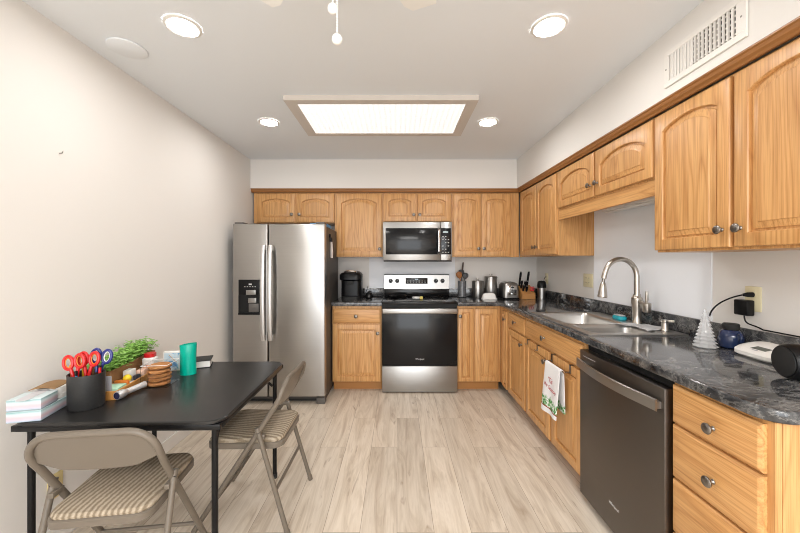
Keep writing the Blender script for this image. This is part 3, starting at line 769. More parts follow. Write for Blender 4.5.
# ---------------------------------------------------------------- ceiling things
def can(loc, r, label):
    t_ = thing('recessed_light', label, 'ceiling light', loc, 0, 'recessed ceiling lights')
    MB().lathe([(r, -0.0005), (r, -0.006), (r*0.86, -0.010), (r*0.74, -0.006), (r*0.72, -0.0005)], seg=36, cap0=False, cap1=False).build('trim_ring', TRIMW, t_)
    MB().lathe([(r*0.735, -0.0008), (r*0.735, -0.0052), (0.0, -0.0056)], seg=36).build('lens', CANM, t_)
    return t_
c0 = can((-1.014, 1.62, ZC), 0.080, 'round recessed ceiling light at front left above the table')
dup(c0, (0.72, 1.62, ZC), 0, 'round recessed ceiling light at front right beside the air vent')
dup(c0, (-1.024, 2.736, ZC), 0, 'round recessed ceiling light at back left near the refrigerator')
dup(c0, (0.728, 2.736, ZC), 0, 'round recessed ceiling light at back right near the corner cabinets')
cfx = thing('ceiling_light_box', 'large rectangular ceiling light box with prismatic panel', 'ceiling light', (-0.107, 2.618, ZC))
m = MB(); a, b = 0.655, 0.328
for x0, x1, y0_, y1_ in ((-a, a, -b, -b+0.058), (-a, a, b-0.058, b), (-a, -a+0.075, -b+0.058, b-0.058), (a-0.075, a, -b+0.058, b-0.058)): m.box(x0, x1, y0_, y1_, -0.036, -0.0005)
m.build('frame', FRAMEW, cfx, smooth=False)
MB().box(-a+0.0755, a-0.0755, -b+0.0585, b-0.0585, -0.030, -0.022).build('diffuser', PANELM, cfx, smooth=False)
cp_ = MB().lathe([(0.088, -0.0006), (0.088, -0.007), (0.078, -0.011), (0.0, -0.0125)], (-1.41, 1.788, ZC), seg=36).build('cover_plate', CEILP)
tag(cp_, 'blank round white cover plate on the ceiling near the left wall', 'cover plate')
# ceiling fan, just above the frame
FH = (-0.16, 0.78)
fan = thing('ceiling_fan', 'white ceiling fan with only blade tips and pull chains showing', 'ceiling fan', (FH[0], FH[1], ZC))
MB().lathe([(0.07, -0.0008), (0.07, -0.03), (0.03, -0.05), (0.014, -0.055), (0.014, -0.10), (0.09, -0.11), (0.11, -0.14), (0.11, -0.21), (0.08, -0.24), (0.05, -0.25), (0.05, -0.29), (0.035, -0.305), (0.0, -0.308)], seg=32).build('motor', WHITEPL, fan)
base_a = math.atan2(1.19-FH[1], 0.10-FH[0]) 
for k in range(5):
    an = base_a+k*math.pi*2/5
    bl = MB(); Rr = 0.475
    poly = [(0.16, -0.045), (Rr-0.03, -0.062), (Rr, -0.045), (Rr, 0.045), (Rr-0.03, 0.062), (0.16, 0.045)]
    bl.rings([[(x, y, -0.238+0.12*y) for x, y in poly], [(x, y, -0.232+0.12*y) for x, y in poly]])
    o = bl.build('blade', WHITEPL, fan); o.rotation_euler = (0, 0, an)
    ar = MB().box(0.07, 0.20, -0.012, 0.012, -0.231, -0.222, 0.002).build('blade_arm', WHITEPL, o)
for dx, dyy, zb in ((0.018, 0.03, 1.850), (0.008, 0.03, 1.922)):
    m = MB(); zz_ = zb-ZC
    m.cyl((dx, dyy, zz_), (dx, dyy, -0.30), 0.0009, 6)
    z = zz_+0.014
    while z < -0.32:
        m.ball((dx, dyy, z), 0.0021, 6); z += 0.0065
    pc = m.build('pull_chain', WHITEPL, fan)
    MB().ball((dx, dyy, zz_), 0.0125, 14).build('pull_knob', WHITEPL, pc)

# ---------------------------------------------------------------- air vent on the right bulkhead
vt = thing('air_vent', 'white air vent register on the right bulkhead above the cabinets', 'vent', (SOFX-0.0006, 1.668, 0), R(-90))
vw, v0, v1 = 0.392, 2.166, 2.336
m = MB()
for a, b, c, d in ((0, vw, v0, v0+0.026), (0, vw, v1-0.026, v1), (0, 0.028, v0+0.026, v1-0.026), (vw-0.040, vw, v0+0.026, v1-0.026)): m.box(a, b, -0.009, 0.0, c, d, 0.001, 1)
m.build('frame', TRIMW, vt)
MB().box(0.028, vw-0.04, -0.0012, -0.0002, v0+0.026, v1-0.026).build('duct', DARKGAP, vt, smooth=False)
m = MB(); n = 17; x0, x1 = 0.032, vw-0.044
for i in range(n):
    x = x0+(x1-x0)*(i+0.5)/n
    an = R(68) if i < 7 else R(-8)
    c, s_ = math.cos(an), math.sin(an); L = 0.0102 if i < 7 else 0.0078; T = 0.0014
    yy = -0.0065
    P = [(x+c_*T*c-l*L*s_*1.0, yy+c_*T*s_+l*L*c*0.62) for c_, l in ((-1, -1), (1, -1), (1, 1), (-1, 1))]
    m.prism(P, v0+0.0262, v1-0.0262, 'z')
m.build('louvres', TRIMW, vt, smooth=False)
m = MB()
for j in range(5):
    z = v0+0.026+(v1-v0-0.052)*(j+0.5)/5; m.box(0.15, vw-0.042, -0.0032, -0.0016, z-0.003, z+0.003)
m.build('cross_fins', TRIMW, vt, smooth=False)
for x in (0.012, vw-0.018):
    MB().lathe([(0.004, 0.0), (0.004, 0.001), (0.0, 0.0015)], (x, -0.0092, (v0+v1)/2), (0, -1, 0), 10).build('screw', PEWTER, vt)

# ---------------------------------------------------------------- outlets and the hook
def outlet(label, loc, rz, gang=1, s=1.0, mt=IVORY):
    o = thing('outlet_plate', label, 'outlet', loc, rz); w_ = 0.036*gang
    MB().box(-w_, w_, -0.006, 0, -0.058, 0.058, 0.003).build('plate', mt, o)
    for g in range(gang):
        cx = 0 if gang == 1 else (-0.021 if g == 0 else 0.021)
        for z in (-0.02, 0.02):
            sck = MB().box(cx-0.015, cx+0.015, -0.0078, -0.0062, z-0.013, z+0.013, 0.0015).build('socket', mt, o)
            m = MB(); m.box(cx-0.007, cx-0.005, -0.0081, -0.0079, z-0.003, z+0.006); m.box(cx+0.005, cx+0.007, -0.0081, -0.0079, z-0.003, z+0.006); m.build('slots', DARKGAP, sck, smooth=False)
    return o
outlet('ivory double outlet plate on the wall left of the sink', (1.6594, 2.965, 1.16), R(-90), 2)
outlet('ivory outlet plate with two plugs on the wall at far right', (1.6594, 1.590, 1.150), R(-90), 1)
outlet('ivory outlet plate in the back corner behind the coffee grinder', (1.6594, 3.785, 1.135), R(-90), 1)
outlet('ivory outlet plate low on the left wall under the table', (XL+0.0006, 1.60, 0.275), R(90), 1, mt=mat('aged_ivory', S((214, 196, 140)), 0.4))
nl = MB(); nl.tube([(XL+0.0004, 1.624, 1.838), (XL+0.012, 1.624, 1.838), (XL+0.016, 1.624, 1.846)], 0.0022, 8)
tag(nl.build('wall_nail', PEWTER), 'tiny dark nail high on the blank left wall', 'nail')

# ---------------------------------------------------------------- counter things, back run
ZW = ZT+0.0006
km = thing('coffee_maker', 'black single-cup coffee maker on the left countertop', 'coffee maker', (-0.502, 3.78, ZW))
m = MB(); m.rings([[(x, y, z) for x, y in rrect(-0.112+i, 0.112-i, -0.06, 0.16, 0.05)] for z, i in ((0.0, 0.003), (0.25, 0.0), (0.265, 0.0), (0.29, 0.02), (0.30, 0.05))]); m.build('body', BLACKPL, km)
m = MB(); m.rings([[(x, y, z) for x, y in rrect(-0.120+i, 0.120-i, -0.13+j, 0.03, 0.06)] for z, i, j in ((0.20, 0.02, 0.02), (0.215, 0.0, 0.0), (0.265, 0.0, 0.0), (0.285, 0.015, 0.012), (0.296, 0.05, 0.05))]); m.build('brew_head', BLACKPL, km)
m = MB(); m.rings([[(x, y, z) for x, y in rrect(-0.10, 0.10, -0.13, 0.0, 0.05)] for z in (0.0, 0.03)]); m.build('drip_tray', BLACKMAT, km)
m = MB(); m.tube(bez((-0.062, -0.10, 0.292), (-0.06, -0.135, 0.312), (0.06, -0.135, 0.312), (0.062, -0.10, 0.292)), 0.009, 10); m.build('lid_handle', CHROME, km)
m = MB(); m.box(-0.03, 0.03, -0.128, -0.11, 0.165, 0.20, 0.004); m.build('spout', BLACKMAT, km)
m = MB(); m.tube(bez((0.0, 0.16, 0.03), (0.14, 0.2, -0.02), (0.12, 0.24, 0.02), (0.16, 0.262, 0.12)), 0.003, 8); m.build('cord', BLACKPL, km)
sj = thing('sugar_jar', 'small round black jar beside the coffee maker', 'jar', (-0.308, 3.76, ZW))
MB().lathe([(0.028, 0), (0.038, 0.012), (0.040, 0.032), (0.034, 0.052), (0.0, 0.054)]).build('bowl', mat('dark_gloss', (0.03, 0.03, 0.03), 0.08, 0.6), sj)
MB().lathe([(0.034, 0.0545), (0.030, 0.066), (0.016, 0.074), (0.006, 0.076), (0.009, 0.084), (0.0, 0.088)]).build('lid', BLACKPL, sj)
# utensil crock with utensils
uc = thing('utensil_crock', 'grey glass utensil holder between range and canisters', 'utensil holder', (0.752, 3.955, ZW))
CROCK = mottled('smoky_glass', S((70, 70, 72)), S((120, 120, 122)), 30, 0.15)
MB().lathe([(0.046, 0.0), (0.050, 0.004), (0.044, 0.03), (0.049, 0.185), (0.046, 0.185), (0.041, 0.03), (0.040, 0.012), (0.0, 0.0115)], seg=28).build('cup', CROCK, uc)
def utensil(kind, label, base, tip, mt, hm):
    r = thing('cooking_utensil', label, 'utensil', (0.752+base[0], 3.955+base[1], ZW+0.016), 0, 'utensils standing in the crock')
    d = Vector(tip)-Vector(base); L = d.length; dn_ = d.normalized(); p = lambda s_: dn_*(s_*L)
    MB().tube([p(0), p(0.72)], 0.0055, 8).build('handle', hm, r)
    q = MB(); q.tube([p(0.715), p(0.78), p(0.88), p(0.97), p(1.0)], [0.006, 0.026, 0.036, 0.030, 0.010] if kind != 'knife' else [0.008, 0.010, 0.010, 0.009, 0.006], 12, flat=0.45 if kind != 'spat' else 0.25); q.build('head', mt, r)
GREYSIL = mat('grey_silicone', S((62, 62, 64)), 0.5)
utensil('spoon', 'wooden spoon leaning left in the grey utensil holder', (0.016, -0.016, 0), (-0.046, -0.026, 0.275), WOODSP, WOODSP)
utensil('spat', 'grey ladle standing upright in the grey utensil holder', (0.0, 0.016, 0), (-0.006, 0.020, 0.300), GREYSIL, GREYSIL)
utensil('spoon', 'grey spatula leaning right in the grey utensil holder', (-0.006, -0.002, 0), (0.044, -0.006, 0.262), GREYSIL, GREYSIL)
utensil('knife', 'long thin brown handle rising highest from the grey utensil holder', (-0.018, 0.028, 0), (0.020, 0.036, 0.385), mat('dark_brown_wood', S((72, 48, 34)), 0.5), GREYSIL)
def canister(label, x, y, r, h):
    c = thing('canister', label, 'canister', (x, y, ZW), 0, 'steel canisters on the back counter')
    MB().lathe([(r-0.002, 0), (r, 0.004), (r, h-0.004), (r-0.002, h), (0.0, h)], seg=32).build('body', STEEL, c)
    l = MB().lathe([(r+0.002, h+0.0005), (r+0.002, h+0.010), (r-0.006, h+0.016), (0.0, h+0.018)], seg=32).build('lid', STEEL, c)
    MB().lathe([(0.007, h+0.018), (0.006, h+0.028), (0.018, h+0.033), (0.018, h+0.040), (0.0, h+0.043)], seg=18).build('knob', NICKEL, l)
canister('shorter steel canister beside the utensil holder', 0.925, 3.915, 0.066, 0.175)
canister('taller steel canister between short canister and toaster', 1.078, 3.93, 0.071, 0.225)
bd = thing('butter_dish', 'white covered butter dish in front of the canisters', 'butter dish', (1.005, 3.735, ZW))
m = MB(); m.rings([[(x, y, z) for x, y in rrect(-0.082, 0.082, -0.045, 0.045, 0.02)] for z in (0, 0.010)]); m.build('plate', WHITEPL, bd)
m = MB(); m.rings([[(x, y, z) for x, y in rrect(-0.074+i, 0.074-i, -0.037+i*0.5, 0.037-i*0.5, 0.016)] for z, i in ((0.0105, 0), (0.045, 0.008), (0.060, 0.02), (0.066, 0.038))]); m.build('cover', WHITEPL, bd)
ts = thing('toaster', 'polished steel two-slice toaster seen end-on', 'toaster', (1.258, 3.86, ZW))
m = MB(); m.rings([[(x, y, z) for x, y in rrect(-0.088+i, 0.088-i, -0.12+i, 0.12-i, 0.03)] for z, i in ((0.012, 0.0), (0.06, 0.0), (0.14, 0.008), (0.168, 0.018), (0.178, 0.036))]); m.build('body', STEEL, ts)
m = MB(); m.rings([[(x, y, z) for x, y in rrect(-0.09, 0.09, -0.122, 0.122, 0.03)] for z in (0, 0.0115)]); m.build('base', BLACKPL, ts)
m = MB(); m.box(-0.05, 0.05, -0.1235, -0.12, 0.04, 0.145, 0.001); m.build('end_plate', CHROME, ts)
m = MB(); m.box(-0.004, 0.004, -0.1245, -0.1236, 0.06, 0.14); m.build('lever_slot', BLACKMAT, ts, smooth=False)
m = MB(); m.box(-0.016, 0.016, -0.138, -0.1246, 0.118, 0.130, 0.003); m.build('lever', BLACKPL, ts)
MB().lathe([(0.013, 0), (0.012, 0.012), (0, 0.013)], (0, -0.1237, 0.052), (0, -1, 0), 16).build('dial', CHROME, ts)
for sx in (-0.032, 0.032): MB().box(sx-0.014, sx+0.014, -0.075, 0.075, 0.1783, 0.1788).build('slot', DARKGAP, ts, smooth=False)
# knife block
KBX, KBY = 1.425, 3.765
kb = thing('knife_block', 'light wooden knife block beside the toaster', 'knife block', (KBX, KBY, ZW))
m = MB(); m.rings([[(-0.070, -0.07, 0), (0.070, -0.07, 0), (0.070, 0.09, 0), (-0.070, 0.09, 0)], [(-0.070, -0.07, 0.06), (0.070, -0.07, 0.06), (0.070, 0.09, 0.145), (-0.070, 0.09, 0.145)]])
m.build('block', mat('beech', S((184, 130, 74)), 0.45), kb, smooth=False)
slant = Vector((0, -0.105/0.16, 1)).normalized()
def kn(label, x, t_, h_, mt=BLACKPL, loops=False):
    y = -0.07+0.16*t_; z = 0.06+0.085*t_
    o = thing('knife', label, 'knife', (KBX+x, KBY+y, ZW+z+0.0012), 0, 'knives standing in the block')
    d = Vector((0, -0.35, 1)).normalized()
    MB().tube([d*0.0, d*h_*0.25, d*h_*0.8, d*h_], [0.008, 0.011, 0.013, 0.010], 10, flat=0.8).build('handle', mt, o)
    MB().tube([d*h_*0.999, d*(h_+0.006)], 0.008, 10).build('end_cap', NICKEL, o)
kn('black knife standing tallest at the left of the block', -0.055, 0.88, 0.165)
kn('black knife standing tall right of centre in the block', 0.032, 0.88, 0.170)
kn('short black knife in the middle of the block', -0.012, 0.6, 0.085)
kn('short black knife at the lower left of the block', -0.045, 0.3, 0.07)
kn('short black knife at the middle right of the block', 0.012, 0.62, 0.08)
kn('short black knife at the upper left of the block', -0.050, 0.6, 0.09)
kn('short black knife low between the others in the block', -0.012, 0.25, 0.06)
sc_ = thing('kitchen_shears', 'red-handled kitchen shears in the right of the block', 'shears', (KBX+0.045, KBY-0.03, ZW+0.0835))
m = MB()
for sx in (-0.012, 0.012): m.tube([(sx+0.010*math.cos(R(a)), -0.012, 0.028+0.022*math.sin(R(a))) for a in range(0, 360, 24)], 0.004, 8, closed=True)
m.build('handles', RED, sc_); MB().tube([(0, -0.012, 0.008), (0, -0.001, 0.0)], 0.006, 8).build('pivot', PEWTER, sc_)
cg = thing('coffee_grinder', 'small steel and black coffee grinder right of the knife block', 'coffee grinder', (1.565, 3.70, ZW))
MB().lathe([(0.046, 0), (0.047, 0.008), (0.047, 0.012), (0.043, 0.014), (0.043, 0.125), (0, 0.125)], seg=28).build('body', STEEL, cg)
MB().lathe([(0.047, 0.1255), (0.047, 0.15), (0.042, 0.185), (0.030, 0.20), (0, 0.204)], seg=28).build('lid', BLACKPL, cg)
MB().tube(bez((0.02, 0.0, 0.19), (0.04, 0.02, 0.22), (0.045, 0.06, 0.22), (0.083, 0.085, 0.242)), 0.003, 8).build('cord', BLACKPL, cg)

# ---------------------------------------------------------------- counter things, right end
at = MB(); pr_ = []
n = 10
for i in range(n):
    z = 0.004+i*0.0168; r = 0.041*(1-i/n)+0.006
    pr_ += [(r, z), (r*0.97, z+0.003), (r*0.60, z+0.0162)]
pr_ = [(0.040, 0.0)]+pr_+[(0.004, 0.174), (0.005, 0.178), (0.0, 0.186)]
at.lathe(pr_, seg=18)
for v in at.bm.verts:
    a = math.atan2(v.co.y, v.co.x); rr = math.hypot(v.co.x, v.co.y)
    if rr > 0.012:
        k = 1+0.07*math.cos(9*a); v.co.x *= k; v.co.y *= k
o = at.build('tabletop_tree', ACRYL, loc=(1.477, 1.640, ZW), ang=20); tag(o, 'small clear acrylic tree ornament on the right countertop', 'ornament')
jg = thing('blue_jug', 'small dark blue glass jug with black lid by the acrylic tree', 'jug', (1.584, 1.622, ZW), R(80))
MB().lathe([(0.036, 0), (0.044, 0.006), (0.048, 0.03), (0.047, 0.055), (0.040, 0.078), (0.030, 0.086), (0.0, 0.087)], seg=28).build('body', JUGM, jg)
MB().lathe([(0.029, 0.0875), (0.031, 0.092), (0.031, 0.112), (0.028, 0.116), (0, 0.117)], seg=24).build('lid', BLACKMAT, jg)
MB().tube(bez((-0.040, 0.0, 0.075), (-0.072, 0.0, 0.085), (-0.075, 0.01, 0.05), (-0.047, 0.0, 0.025)), 0.005, 8).build('handle', JUGM, jg)
ks = thing('kitchen_scale', 'flat white digital kitchen scale on the countertop', 'scale', (1.557, 1.438, ZW), R(-96))
m = MB()
def sc_ring(z, i, k=0.0): return [(x, y, z+k*(y+0.065)/0.13) for x, y in rrect(-0.105+i, 0.105-i, -0.065+i, 0.065-i, 0.042)]
m.rings([sc_ring(0, 0.010), sc_ring(0.008, 0.0, 0.006), sc_ring(0.022, 0.0, 0.028), sc_ring(0.030, 0.008, 0.030), sc_ring(0.032, 0.02, 0.030)]); m.build('body', WHITEPL, ks)
def slope_box(x0, x1, y0_, y1_, h_, nm, mt):
    f = lambda y: 0.0324+0.030*(y+0.065)/0.13
    MB().rings([[(x0, y0_, f(y0_)), (x1, y0_, f(y0_)), (x1, y1_, f(y1_)), (x0, y1_, f(y1_))], [(x0, y0_, f(y0_)+h_), (x1, y0_, f(y0_)+h_), (x1, y1_, f(y1_)+h_), (x0, y1_, f(y1_)+h_)]]).build(nm, mt, ks, smooth=False)
slope_box(-0.030, 0.036, -0.040, -0.010, 0.0008, 'display', mat('lcd', S((96, 100, 94)), 0.25))
slope_box(-0.008, 0.014, -0.053, -0.047, 0.0008, 'button', GREYCARD)
spk = thing('speaker', 'black rounded portable speaker at the right counter end', 'speaker', (1.478, 1.158, ZW), R(-14))
L = 0.135
m = MB(); m.lathe([(0.0, -L), (0.054, -L), (0.061, -L+0.012), (0.062, 0.0), (0.061, L-0.012), (0.054, L), (0.0, L)], (0, 0, 0.062), (1, 0, 0), 32, sx=1.0, sy=1.0); m.build('cabinet', BLACKPL, spk)
for sx in (-1, 1):
    MB().lathe([(0.050, 0), (0.050, 0.003), (0.03, 0.005), (0.0, 0.005)], (sx*(L+0.0004), 0, 0.062), (sx, 0, 0), 28).build('end_cap', BLACKMAT, spk)
# adapter, plugs and cords on the right outlet
ad_ = thing('power_adapter', 'black power adapter plugged low into the far right outlet', 'adapter', (1.6508, 1.606, 1.108))
MB().box(-0.038, -0.001, -0.030, 0.034, -0.036, 0.036, 0.005).build('brick', BLACKPL, ad_)
pts = bez((-0.02, 0.0, -0.036), (-0.02, 0.0, -0.085), (-0.012, -0.02, -0.070), (-0.006, -0.06, -0.088), 12)+bez((-0.006, -0.07, -0.0915), (-0.002, -0.20, -0.092), (-0.005, -0.30, -0.093), (-0.006, -0.55, -0.094), 12)
MB().tube(pts, 0.0032, 8).build('cord', BLACKPL, ad_)
pl = thing('power_cord', 'black cord plugged high into the far right outlet', 'cord', (1.6508, 1.586, 1.170))  # the acrylic tree's own power cord
MB().tube([(-0.001, 0, 0), (-0.022, 0.004, 0.0), (-0.034, 0.014, -0.002)], [0.012, 0.011, 0.006], 12).build('plug', BLACKPL, pl)
MB().tube(bez((-0.034, 0.014, -0.002), (-0.06, 0.06, -0.02), (-0.10, 0.10, -0.06), (-0.128, 0.08, -0.112)), 0.0035, 8).build('cable', BLACKPL, pl)

# ---------------------------------------------------------------- towel, its bar and over-door hooks
ty = 2.325
tb = thing('towel_bar', 'over-door towel bar on the near sink cabinet door', 'towel bar', (1.034, ty, 0), R(-90))
for x in (0.045, 0.285):
    m = MB(); m.box(x-0.009, x+0.009, -0.0035, -0.0012, 0.655, 0.7075); m.box(x-0.009, x+0.009, -0.0035, 0.019, 0.7052, 0.7075); m.tube([(x, -0.0025, 0.664), (x, -0.04, 0.664)], 0.004, 8)
    m.build('bracket', PEWTER, tb)
MB().tube([(0.030, -0.044, 0.664), (0.30, -0.044, 0.664)], 0.0055, 10).build('rod', CHROME, tb)
hk0 = None
for yy, lab in ((2.706, 'small dark over-door hook nearest the corner on the sink cabinet'), (2.517, 'small dark over-door hook right of the first on the sink cabinet')):
    if hk0 is None:
        hk0 = thing('over_door_hook', lab, 'hook', (1.034, yy, 0), R(-90), 'over-door hooks on the sink cabinet')
        m = MB(); m.box(-0.008, 0.008, -0.003, -0.001, 0.668, 0.7075); m.box(-0.008, 0.008, -0.003, 0.018, 0.7052, 0.7075); m.tube([(0, -0.002, 0.674), (0, -0.016, 0.668), (0, -0.022, 0.678)], 0.003, 8); m.build('bracket', PEWTER, hk0)
    else: dup(hk0, (1.034, yy, 0), R(-90), lab)
tw = thing('dish_towel', 'white holiday dish towel with red script and green sprigs on the towel bar', 'towel', (1.034, ty, 0.335), R(-90))
def towel_side(front):
    m = MB(); nu, nv = 16, 18
    zb = 0.02 if front else 0.062; ztop = 0.330
    g = []
    for i in range(nu+1):
        u = i/nu; col = []
        for j in range(nv+1):
            v = j/nv
            wdt = 0.20+0.02*(1-v)
            x = 0.068+ (u-0.5)*wdt+0.10 - 0.018*(1-v) + (0.008 if not front else 0)
            z = zb+(ztop-zb)*v + 0.012*(u-0.5)*(1-v)
            bul = 0.006*math.sin(u*9)*(1-v)
            y = (-0.0550-0.018*(1-v)-bul) if front else (-0.036+0.014*(1-v)-bul*0.8)
            col.append((x, y, z))
        g.append(col)
    A = [[m.bm.verts.new(p) for p in r] for r in g]; B = [[m.bm.verts.new((p[0], p[1]+0.003, p[2])) for p in r] for r in g]
    for i in range(nu):
        for j in range(nv):
            m.bm.faces.new((A[i][j], A[i+1][j], A[i+1][j+1], A[i][j+1])); m.bm.faces.new((B[i][j], B[i][j+1], B[i+1][j+1], B[i+1][j]))
    for i in range(nu):
        for jj in (0, nv): m.bm.faces.new((A[i][jj], B[i][jj], B[i+1][jj], A[i+1][jj]))
    for j in range(nv):
        for ii in (0, nu): m.bm.faces.new((A[ii][j], A[ii][j+1], B[ii][j+1], B[ii][j]))
    if front:   # fold over the rod
        rings = []
        for i in range(nu+1):
            u = i/nu; x = 0.168+(u-0.5)*0.20
            rings.append([(x, -0.0445-0.0095*math.cos(R(a)), 0.329+0.0095*math.sin(R(a))-0.0) for a in range(0, 181, 20)]+[(x, -0.044-0.0062*math.cos(R(a)), 0.329+0.0062*math.sin(R(a))) for a in range(180, -1, -20)])
        m.rings(rings)
    return m
fp = towel_side(True).build('front_panel', TOWELM, tw, ang=70)
towel_side(False).build('back_panel', TOWELM, tw, ang=70)
tlt = math.atan2(0.018, 0.317)
text('lettering', "'Tis", 0.046, TOWELRED, fp, (0.165, -0.0690, 0.222), (R(90)-tlt, 0, 0), shear=0.25)
text('lettering', 'the Season', 0.036, TOWELRED, fp, (0.162, -0.0710, 0.180), (R(90)-tlt, R(8), 0), shear=0.3)

# ---------------------------------------------------------------- table
ZTAB = 0.700
TX0, TX1, TY0, TY1 = -1.518, -0.694, 1.328, 2.135
tcx, tcy = (TX0+TX1)/2, (TY0+TY1)/2
tbl = thing('folding_table', 'square black folding card table against the left wall', 'table', (tcx, tcy, 0), R(1.0))
a, b = (TX1-TX0)/2, (TY1-TY0)/2
m = MB(); m.rings([[(x, y, z) for x, y in rrect(-a+i, a-i, -b+i, b-i, 0.07-i*0.5, 8)] for z, i in ((ZTAB-0.016, 0.004), (ZTAB-0.013, 0.0), (ZTAB-0.004, 0.0), (ZTAB-0.0005, 0.003), (ZTAB, 0.008))]); m.build('tabletop', TABLEM, tbl)
m = MB()
for x0, x1, y0_, y1_ in ((-a+0.008, a-0.008, -b+0.008, -b+0.026), (-a+0.008, a-0.008, b-0.026, b-0.008), (-a+0.008, -a+0.026, -b+0.027, b-0.027), (a-0.026, a-0.008, -b+0.027, b-0.027)): m.box(x0, x1, y0_, y1_, ZTAB-0.040, ZTAB-0.0165, 0.003)
m.build('apron', BLACKPL, tbl)
for sx in (-1, 1):
    for sy in (-1, 1):
        lx, ly = sx*(a-0.048), sy*(b-0.048)
        leg = MB().tube([(lx, ly, ZTAB-0.041), (lx, ly, 0.02)], 0.0125, 12).build('leg', BLACKPL, tbl)
        MB().lathe([(0.014, 0.0008), (0.0155, 0.004), (0.0155, 0.028), (0.0132, 0.03)], (lx, ly, 0), seg=14).build('foot_cap', BLACKMAT, leg)
        m = MB(); m.tube([(lx-sx*0.004, ly-sy*0.012, 0.565), (lx-sx*0.03, ly-sy*0.12, ZTAB-0.042)], 0.0042, 8); m.tube([(lx-sx*0.014, ly-sy*0.012, 0.565), (lx-sx*0.045, ly-sy*0.12, ZTAB-0.042)], 0.0042, 8); m.build('brace', BLACKPL, leg)

# ---------------------------------------------------------------- folding chairs
def make_chair(label, loc, rz):
    c = thing('folding_chair', label, 'chair', loc, rz, 'folding chairs at the card table')
    hw_ = 0.192
    # front tube: up from the front feet, around the back
    T0 = Vector((0, 0.235, 0.008)); T1 = Vector((0, -0.178, 0.645))
    def P(x, s_):   # along the side line
        v = T0.lerp(T1, s_); return (x, v.y, v.z)
    left = [(-hw_-0.006, T0.y, T0.z), P(-hw_-0.007, 0.5), P(-hw_-0.009, 0.9), P(-hw_-0.012, 0.97)]
    cr = 0.092
    topc = [(-hw_-0.012+cr-cr*math.cos(R(q)), -0.180-0.027*math.sin(R(q)), 0.648+cr*0.95*math.sin(R(q))) for q in range(5, 91, 10)]
    pts = left+topc
    pts = pts+[(0, -0.212, 0.738)]+[(-x, y, z) for x, y, z in reversed(pts)]
    MB().tube(pts, 0.0125, 12).build('frame', CHAIRM, c, ang=60)
    # back panel filling the hoop
    m = MB(); n = 16; g = []
    for i in range(n+1):
        u = -1+2*i/n; x = u*(hw_+0.004)
        edge = max(0.0, abs(u)-0.60)/0.40
        zt_ = 0.734-0.086*(1-math.sqrt(max(0, 1-edge*edge)))
        zb_ = 0.597-0.010*(1-u*u)+0.030*edge
        col = []
        for j in range(7):
            v = j/6; z = zb_+(zt_-zb_)*v
            y = -0.158-0.050*(z-0.60)/0.14-0.010*(1-u*u)
            col.append((x, y, z))
        g.append(col)
    A = [[m.bm.verts.new(p) for p in r] for r in g]; B = [[m.bm.verts.new((p[0], p[1]+0.010, p[2])) for p in r] for r in g]
    for i in range(n):
        for j in range(6):
            m.bm.faces.new((A[i][j], A[i+1][j], A[i+1][j+1], A[i][j+1])); m.bm.faces.new((B[i][j], B[i][j+1], B[i+1][j+1], B[i+1][j]))
    for i in range(n):
        for jj in (0, 6): m.bm.faces.new((A[i][jj], B[i][jj], B[i+1][jj], A[i+1][jj]))
    for j in range(6):
        for ii in (0, n): m.bm.faces.new((A[ii][j], A[ii][j+1], B[ii][j+1], B[ii][j]))
    m.build('backrest', CHAIRM, c, ang=60)
    # rear legs
    for sx in (-1, 1):
        lg = MB().tube([(sx*(hw_+0.016), -0.085, 0.495), (sx*(hw_+0.022), -0.225, 0.02)], 0.0115, 12).build('rear_leg', CHAIRM, c)
        MB().tube([(sx*(hw_+0.022), -0.224, 0.026), (sx*(hw_+0.022), -0.231, 0.0015)], 0.0135, 12).build('foot_cap', CHAIRM, lg)
        MB().tube([(sx*(hw_+0.016), -0.084, 0.499), (sx*(hw_+0.016), -0.078, 0.520)], [0.0135, 0.0125], 12).build('end_cap', CHAIRM, lg)
        MB().box(min(sx*(hw_-0.006), sx*(hw_+0.012)), max(sx*(hw_-0.006), sx*(hw_+0.012)), -0.112, -0.06, 0.462, 0.482, 0.003).build('hinge', CHAIRM, lg)
    MB().tube([(-hw_-0.02, -0.165, 0.21), (hw_+0.02, -0.165, 0.21)], 0.008, 10).build('stretcher', CHAIRM, c)
    MB().tube([(-hw_, T0.lerp(T1, 0.24).y, 0.150), (hw_, T0.lerp(T1, 0.24).y, 0.150)], 0.008, 10).build('stretcher', CHAIRM, c)
    # seat pan and cushion
    def tr(i, z, y0_=-0.185, y1_=0.190):
        wf, wr_ = 0.182-i, 0.172-i; out = []
        for x, y in rrect(-1, 1, -1, 1, 0.28, 5):
            t_ = (y+1)/2; out.append((x*(wr_+(wf-wr_)*t_), (y0_+i)+(y1_-y0_-2*i)*t_, z))
        return out
    m = MB(); m.rings([tr(0.006, 0.396), tr(0.0, 0.400), tr(0.0, 0.424), tr(0.004, 0.428)]); m.build('seat_pan', CHAIRM, c)
    m = MB(); m.rings([tr(0.006, 0.4283), tr(0.004, 0.436), tr(0.010, 0.446), tr(0.03, 0.452), tr(0.08, 0.455)]); m.build('cushion', FABRIC, c)
    return c
ch = make_chair('taupe metal folding chair with its back to the camera at the near table edge', (-1.078, 1.376, 0.0), R(7.5))
dup(ch, (-0.755, 1.862, 0.0), R(90), 'taupe metal folding chair seen side-on at the right table edge')

